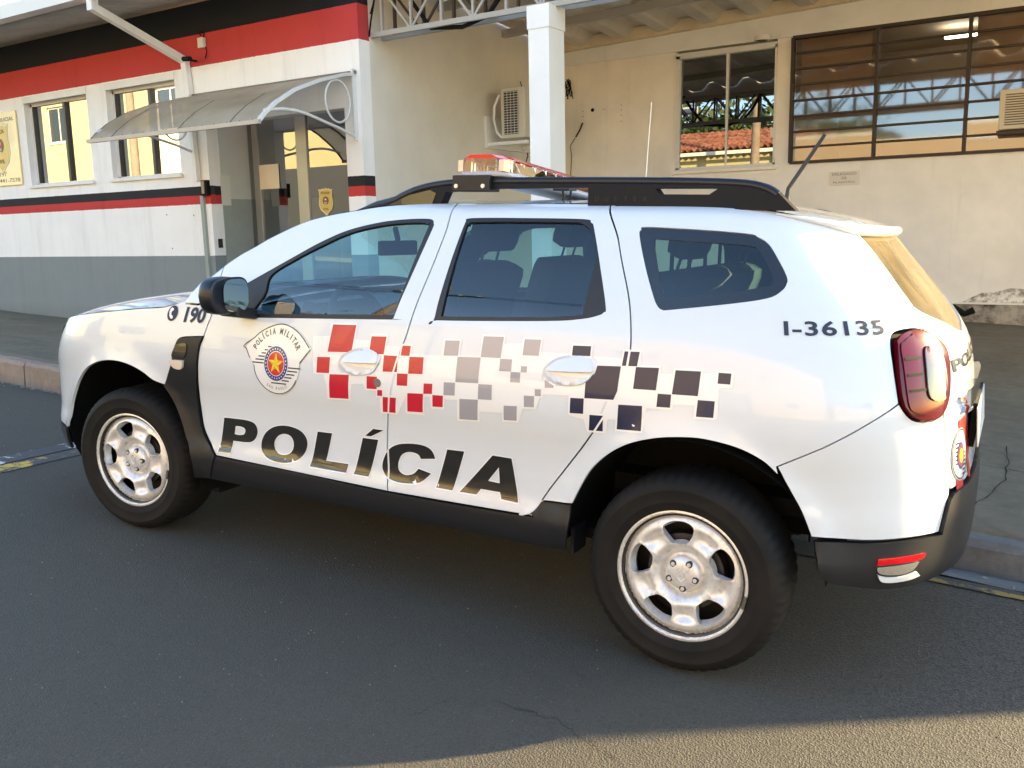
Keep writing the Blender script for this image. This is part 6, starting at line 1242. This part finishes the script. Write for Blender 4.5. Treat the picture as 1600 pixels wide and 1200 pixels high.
def disc(r,mt,off,name,ry=1.12,n=36,c=(0,0)): return panel(name,surf,[eb(c[0]+r*math.cos(t),c[1]+r*ry*math.sin(t)) for t in np.linspace(0,2*PI,n,endpoint=False)],[],mt,EM,off=off,step=.03,lip=0,gap=0,raw=True)
disc(.0655,M['film'],.0042,'emblem_ring'); disc(.0625,mat('emblem_blue',(.03,.05,.24),.3,coat=.6),.0046,'emblem_blue_ring'); 
for k in range(26): t=2*PI*k/26; disc(.0028,M['film'],.0050,'emblem_star',1.1,8,(.0535*math.cos(t),.0535*1.12*math.sin(t)))
disc(.0455,M['film'],.0050,'emblem_inner_ring'); disc(.0430,mat('emblem_red',(.62,.03,.02),.3,coat=.6),.0054,'emblem_red_field')
star=[]; 
for k in range(10): r_=.041 if k%2==0 else .0165; t=PI/2+k*PI/5; star.append((r_*math.cos(t),r_*1.08*math.sin(t)))
for k in range(10):
    a,b=star[k],star[(k+1)%10]; panel('star_facet',surf,[eb(0,0),eb(*a),eb(*b)] if True else 0,[],mat('star_yellow',(.85,.62,.03),.3,coat=.4) if k%2 else mat('star_gold',(.62,.40,.02),.3,coat=.4),EM,off=.006,step=.03,lip=0,gap=0,raw=True)
def arctext(s,r,a0,a1,h,flip=False,ry=1.0,cy=0,name='emblem_lettering',mt=None,bold=.02,wk=.62):
    n=len(s)
    for i,ch in enumerate(s):
        if ch==' ': continue
        t=math.radians(a0+(a1-a0)*(i+.5)/n); V,F,sz=text2d(ch,bold)
        cx,cz=r*math.cos(t),cy+r*ry*math.sin(t); tx=(math.sin(t),-math.cos(t)) if not flip else (-math.sin(t),math.cos(t)); up=(math.cos(t),math.sin(t)) if not flip else (-math.cos(t),-math.sin(t))
        hh=h*(1.22 if ch in 'ÍÃ' else 1); k=hh/sz[1]; kx=min(k*.85,wk*h/sz[0]) if sz[0]>.3 else k*.85
        P=[]
        for a,b in V:
            a2=(a-sz[0]/2)*kx; b2=b*k; q=eb(cx+tx[0]*a2+up[0]*b2,cz+tx[1]*a2+up[1]*b2); P.append(on_body(q[0],q[1],(0,0),(0,0),.0042)(0,0))
        mesh(name,P,F,mt or emb_dark,EM)
arctext('POLÍCIA MILITAR',.117,157,27,.0245,ry=.98,cy=.004)
arctext('SÃO PAULO',.108,238,302,.012,flip=True,bold=.0,wk=.7)
# tailgate: lettering, garnish, plate, small emblem with red ribbon
text_on('tailgate_lettering','POLÍCIA',on_body(3.412,1.018,(1,0),(0,1),.003),.050,M['vinyl'],tg,bold=.03,w=.68,sub=1)
tgc=UCR
gar=panel('tailgate_garnish',surf,[[tgc-.29,.955],[tgc+.29,.955],[tgc+.29,.90],[tgc+.27,.882],[tgc-.27,.882],[tgc-.29,.90]],[],M['chrome'],tg,off=.022,step=.04,lip=.03,k=3)
npl=MB(); 
pp=[np.array(surf(tgc+s*.22,z),float)+np.array([.035,0,0]) for z,s in ((.755,-1),(.755,1),(.885,1),(.885,-1))]
npl.add([tuple(p) for p in pp]+[tuple(p-np.array([.004,0,0])) for p in pp],[(0,1,2,3),(7,6,5,4),(0,4,5,1),(1,5,6,2),(2,6,7,3),(3,7,4,0)]); npl.build('number_plate',mat('grey_plate',(.55,.55,.55),.4),tg)
MB().box(3.445,3.462,-.235,.235,.745,.895).build('plate_recess',M['liner'],tg)
TE=(3.452,.742)
def tb(a,b): return [TE[0]+a,TE[1]+b]
rib=mat('ribbon_red',(.60,.03,.02),.3,coat=.6)
for P in ([(-.02,.12),(.06,.125),(.14,.0),(.10,-.02),(.02,.02)],[(.05,.03),(.10,-.01),(.13,-.10),(.09,-.09)],[(-.035,-.066),(.02,-.062),(.022,-.108),(-.034,-.098)]): panel('ribbon',surf,[tb(*p) for p in P],[],rib,tg,off=.002,step=.03,lip=0,gap=0,raw=True)
te=panel('tailgate_emblem',surf,[tb(.062*math.cos(t)*1.1,.085*math.sin(t)+.01) for t in np.linspace(0,2*PI,30,endpoint=False)],[],M['film'],tg,off=.003,step=.03,lip=0,gap=0,raw=True)
panel('emblem_outline',surf,[tb(.060*math.cos(t)*1.1,.082*math.sin(t)+.01) for t in np.linspace(0,2*PI,30,endpoint=False)],[[tb(.055*math.cos(t)*1.1,.077*math.sin(t)+.01) for t in np.linspace(0,2*PI,30,endpoint=False)]],emb_dark,te,off=.0036,step=.03,lip=0,gap=0,raw=True)
for k in range(6):
    panel('emblem_stripe',surf,[tb(-.045,.052-.013*k),tb(-.012,.052-.013*k),tb(-.012,.046-.013*k),tb(-.045,.046-.013*k)],[],emb_dark,te,off=.004,lip=0,gap=0,raw=True); panel('emblem_stripe',surf,[tb(.012,.010-.013*k),tb(.045,.010-.013*k),tb(.045,.004-.013*k),tb(.012,.004-.013*k)],[],emb_dark,te,off=.004,lip=0,gap=0,raw=True)
for r_,mm,of in ((.034,'emblem_blue',.0044),(.026,'emblem_red',.005),(.018,'star_yellow',.0056)): panel('emblem_disc',surf,[tb(r_*.9*math.cos(t),r_*1.3*math.sin(t)+.005) for t in np.linspace(0,2*PI,24,endpoint=False)],[],MATS[mm],te,off=of,lip=0,gap=0,raw=True)
# quarter glass sticker and door edge

# loose grit washed along the gutter, and a few dry leaves
R=np.random.RandomState(9); V=[];F=[]
def stone(x,y,r):
    k=len(V); z=road_z(x,y)+r*.35; p=R.uniform(.6,1.2,6)*r
    for i,(a,b,c) in enumerate(((1,0,0),(0,1,0),(-1,0,0),(0,-1,0),(0,0,1),(0,0,-1))): V.append((x+a*p[i],y+b*p[i],z+c*p[i]*.7))
    for f in ((0,1,4),(1,2,4),(2,3,4),(3,0,4),(1,0,5),(2,1,5),(3,2,5),(0,3,5)): F.append(tuple(k+i for i in f))
for _ in range(900):
    x=R.uniform(-7,-1) if R.rand()<.6 else R.uniform(3.2,5.5); stone(x,KY-.01-abs(R.normal())*.09,R.uniform(.003,.011))
for _ in range(700): x=R.uniform(-3,5); y=R.uniform(-2.6,.7); stone(x,y,R.uniform(.0015,.0042))
g=mesh('grit',V,F,mat('pale_grit',(.26,.24,.20),.9)); tag(g,'loose pale grit scattered on the asphalt and along the kerb',kind='stuff')
for i,(x,y,a) in enumerate(((-2.9,.93,.4),(3.5,.90,2.1),(2.55,-.62,1.1),(.35,-2.1,.3),(-.6,-2.2,2.5))):
    z=road_z(x,y)+.006; c,s_=math.cos(a),math.sin(a); L=.028
    P=[(-1,0,.1),(-.4,.35,.0),(.4,.30,.12),(1,0,.05),(.4,-.3,.14),(-.4,-.35,.02)]
    o=mesh('dry_leaf' ,[(x+(p*c-q*s_)*L,y+(p*s_+q*c)*L,z+r*L) for p,q,r in P],[(0,1,2,3,4,5)],mat('pale_dry_leaf',(.34,.30,.24),.8)); tag(o,['pale dry leaf in the gutter ahead of the car','pale dry leaf in the gutter behind the rear bumper','pale dry leaf on the asphalt left of the rear wheel','pale dry leaf on the asphalt at lower left, the nearer to the doors','pale dry leaf on the asphalt at the far lower left'][i],'leaf','dry leaves on the street')
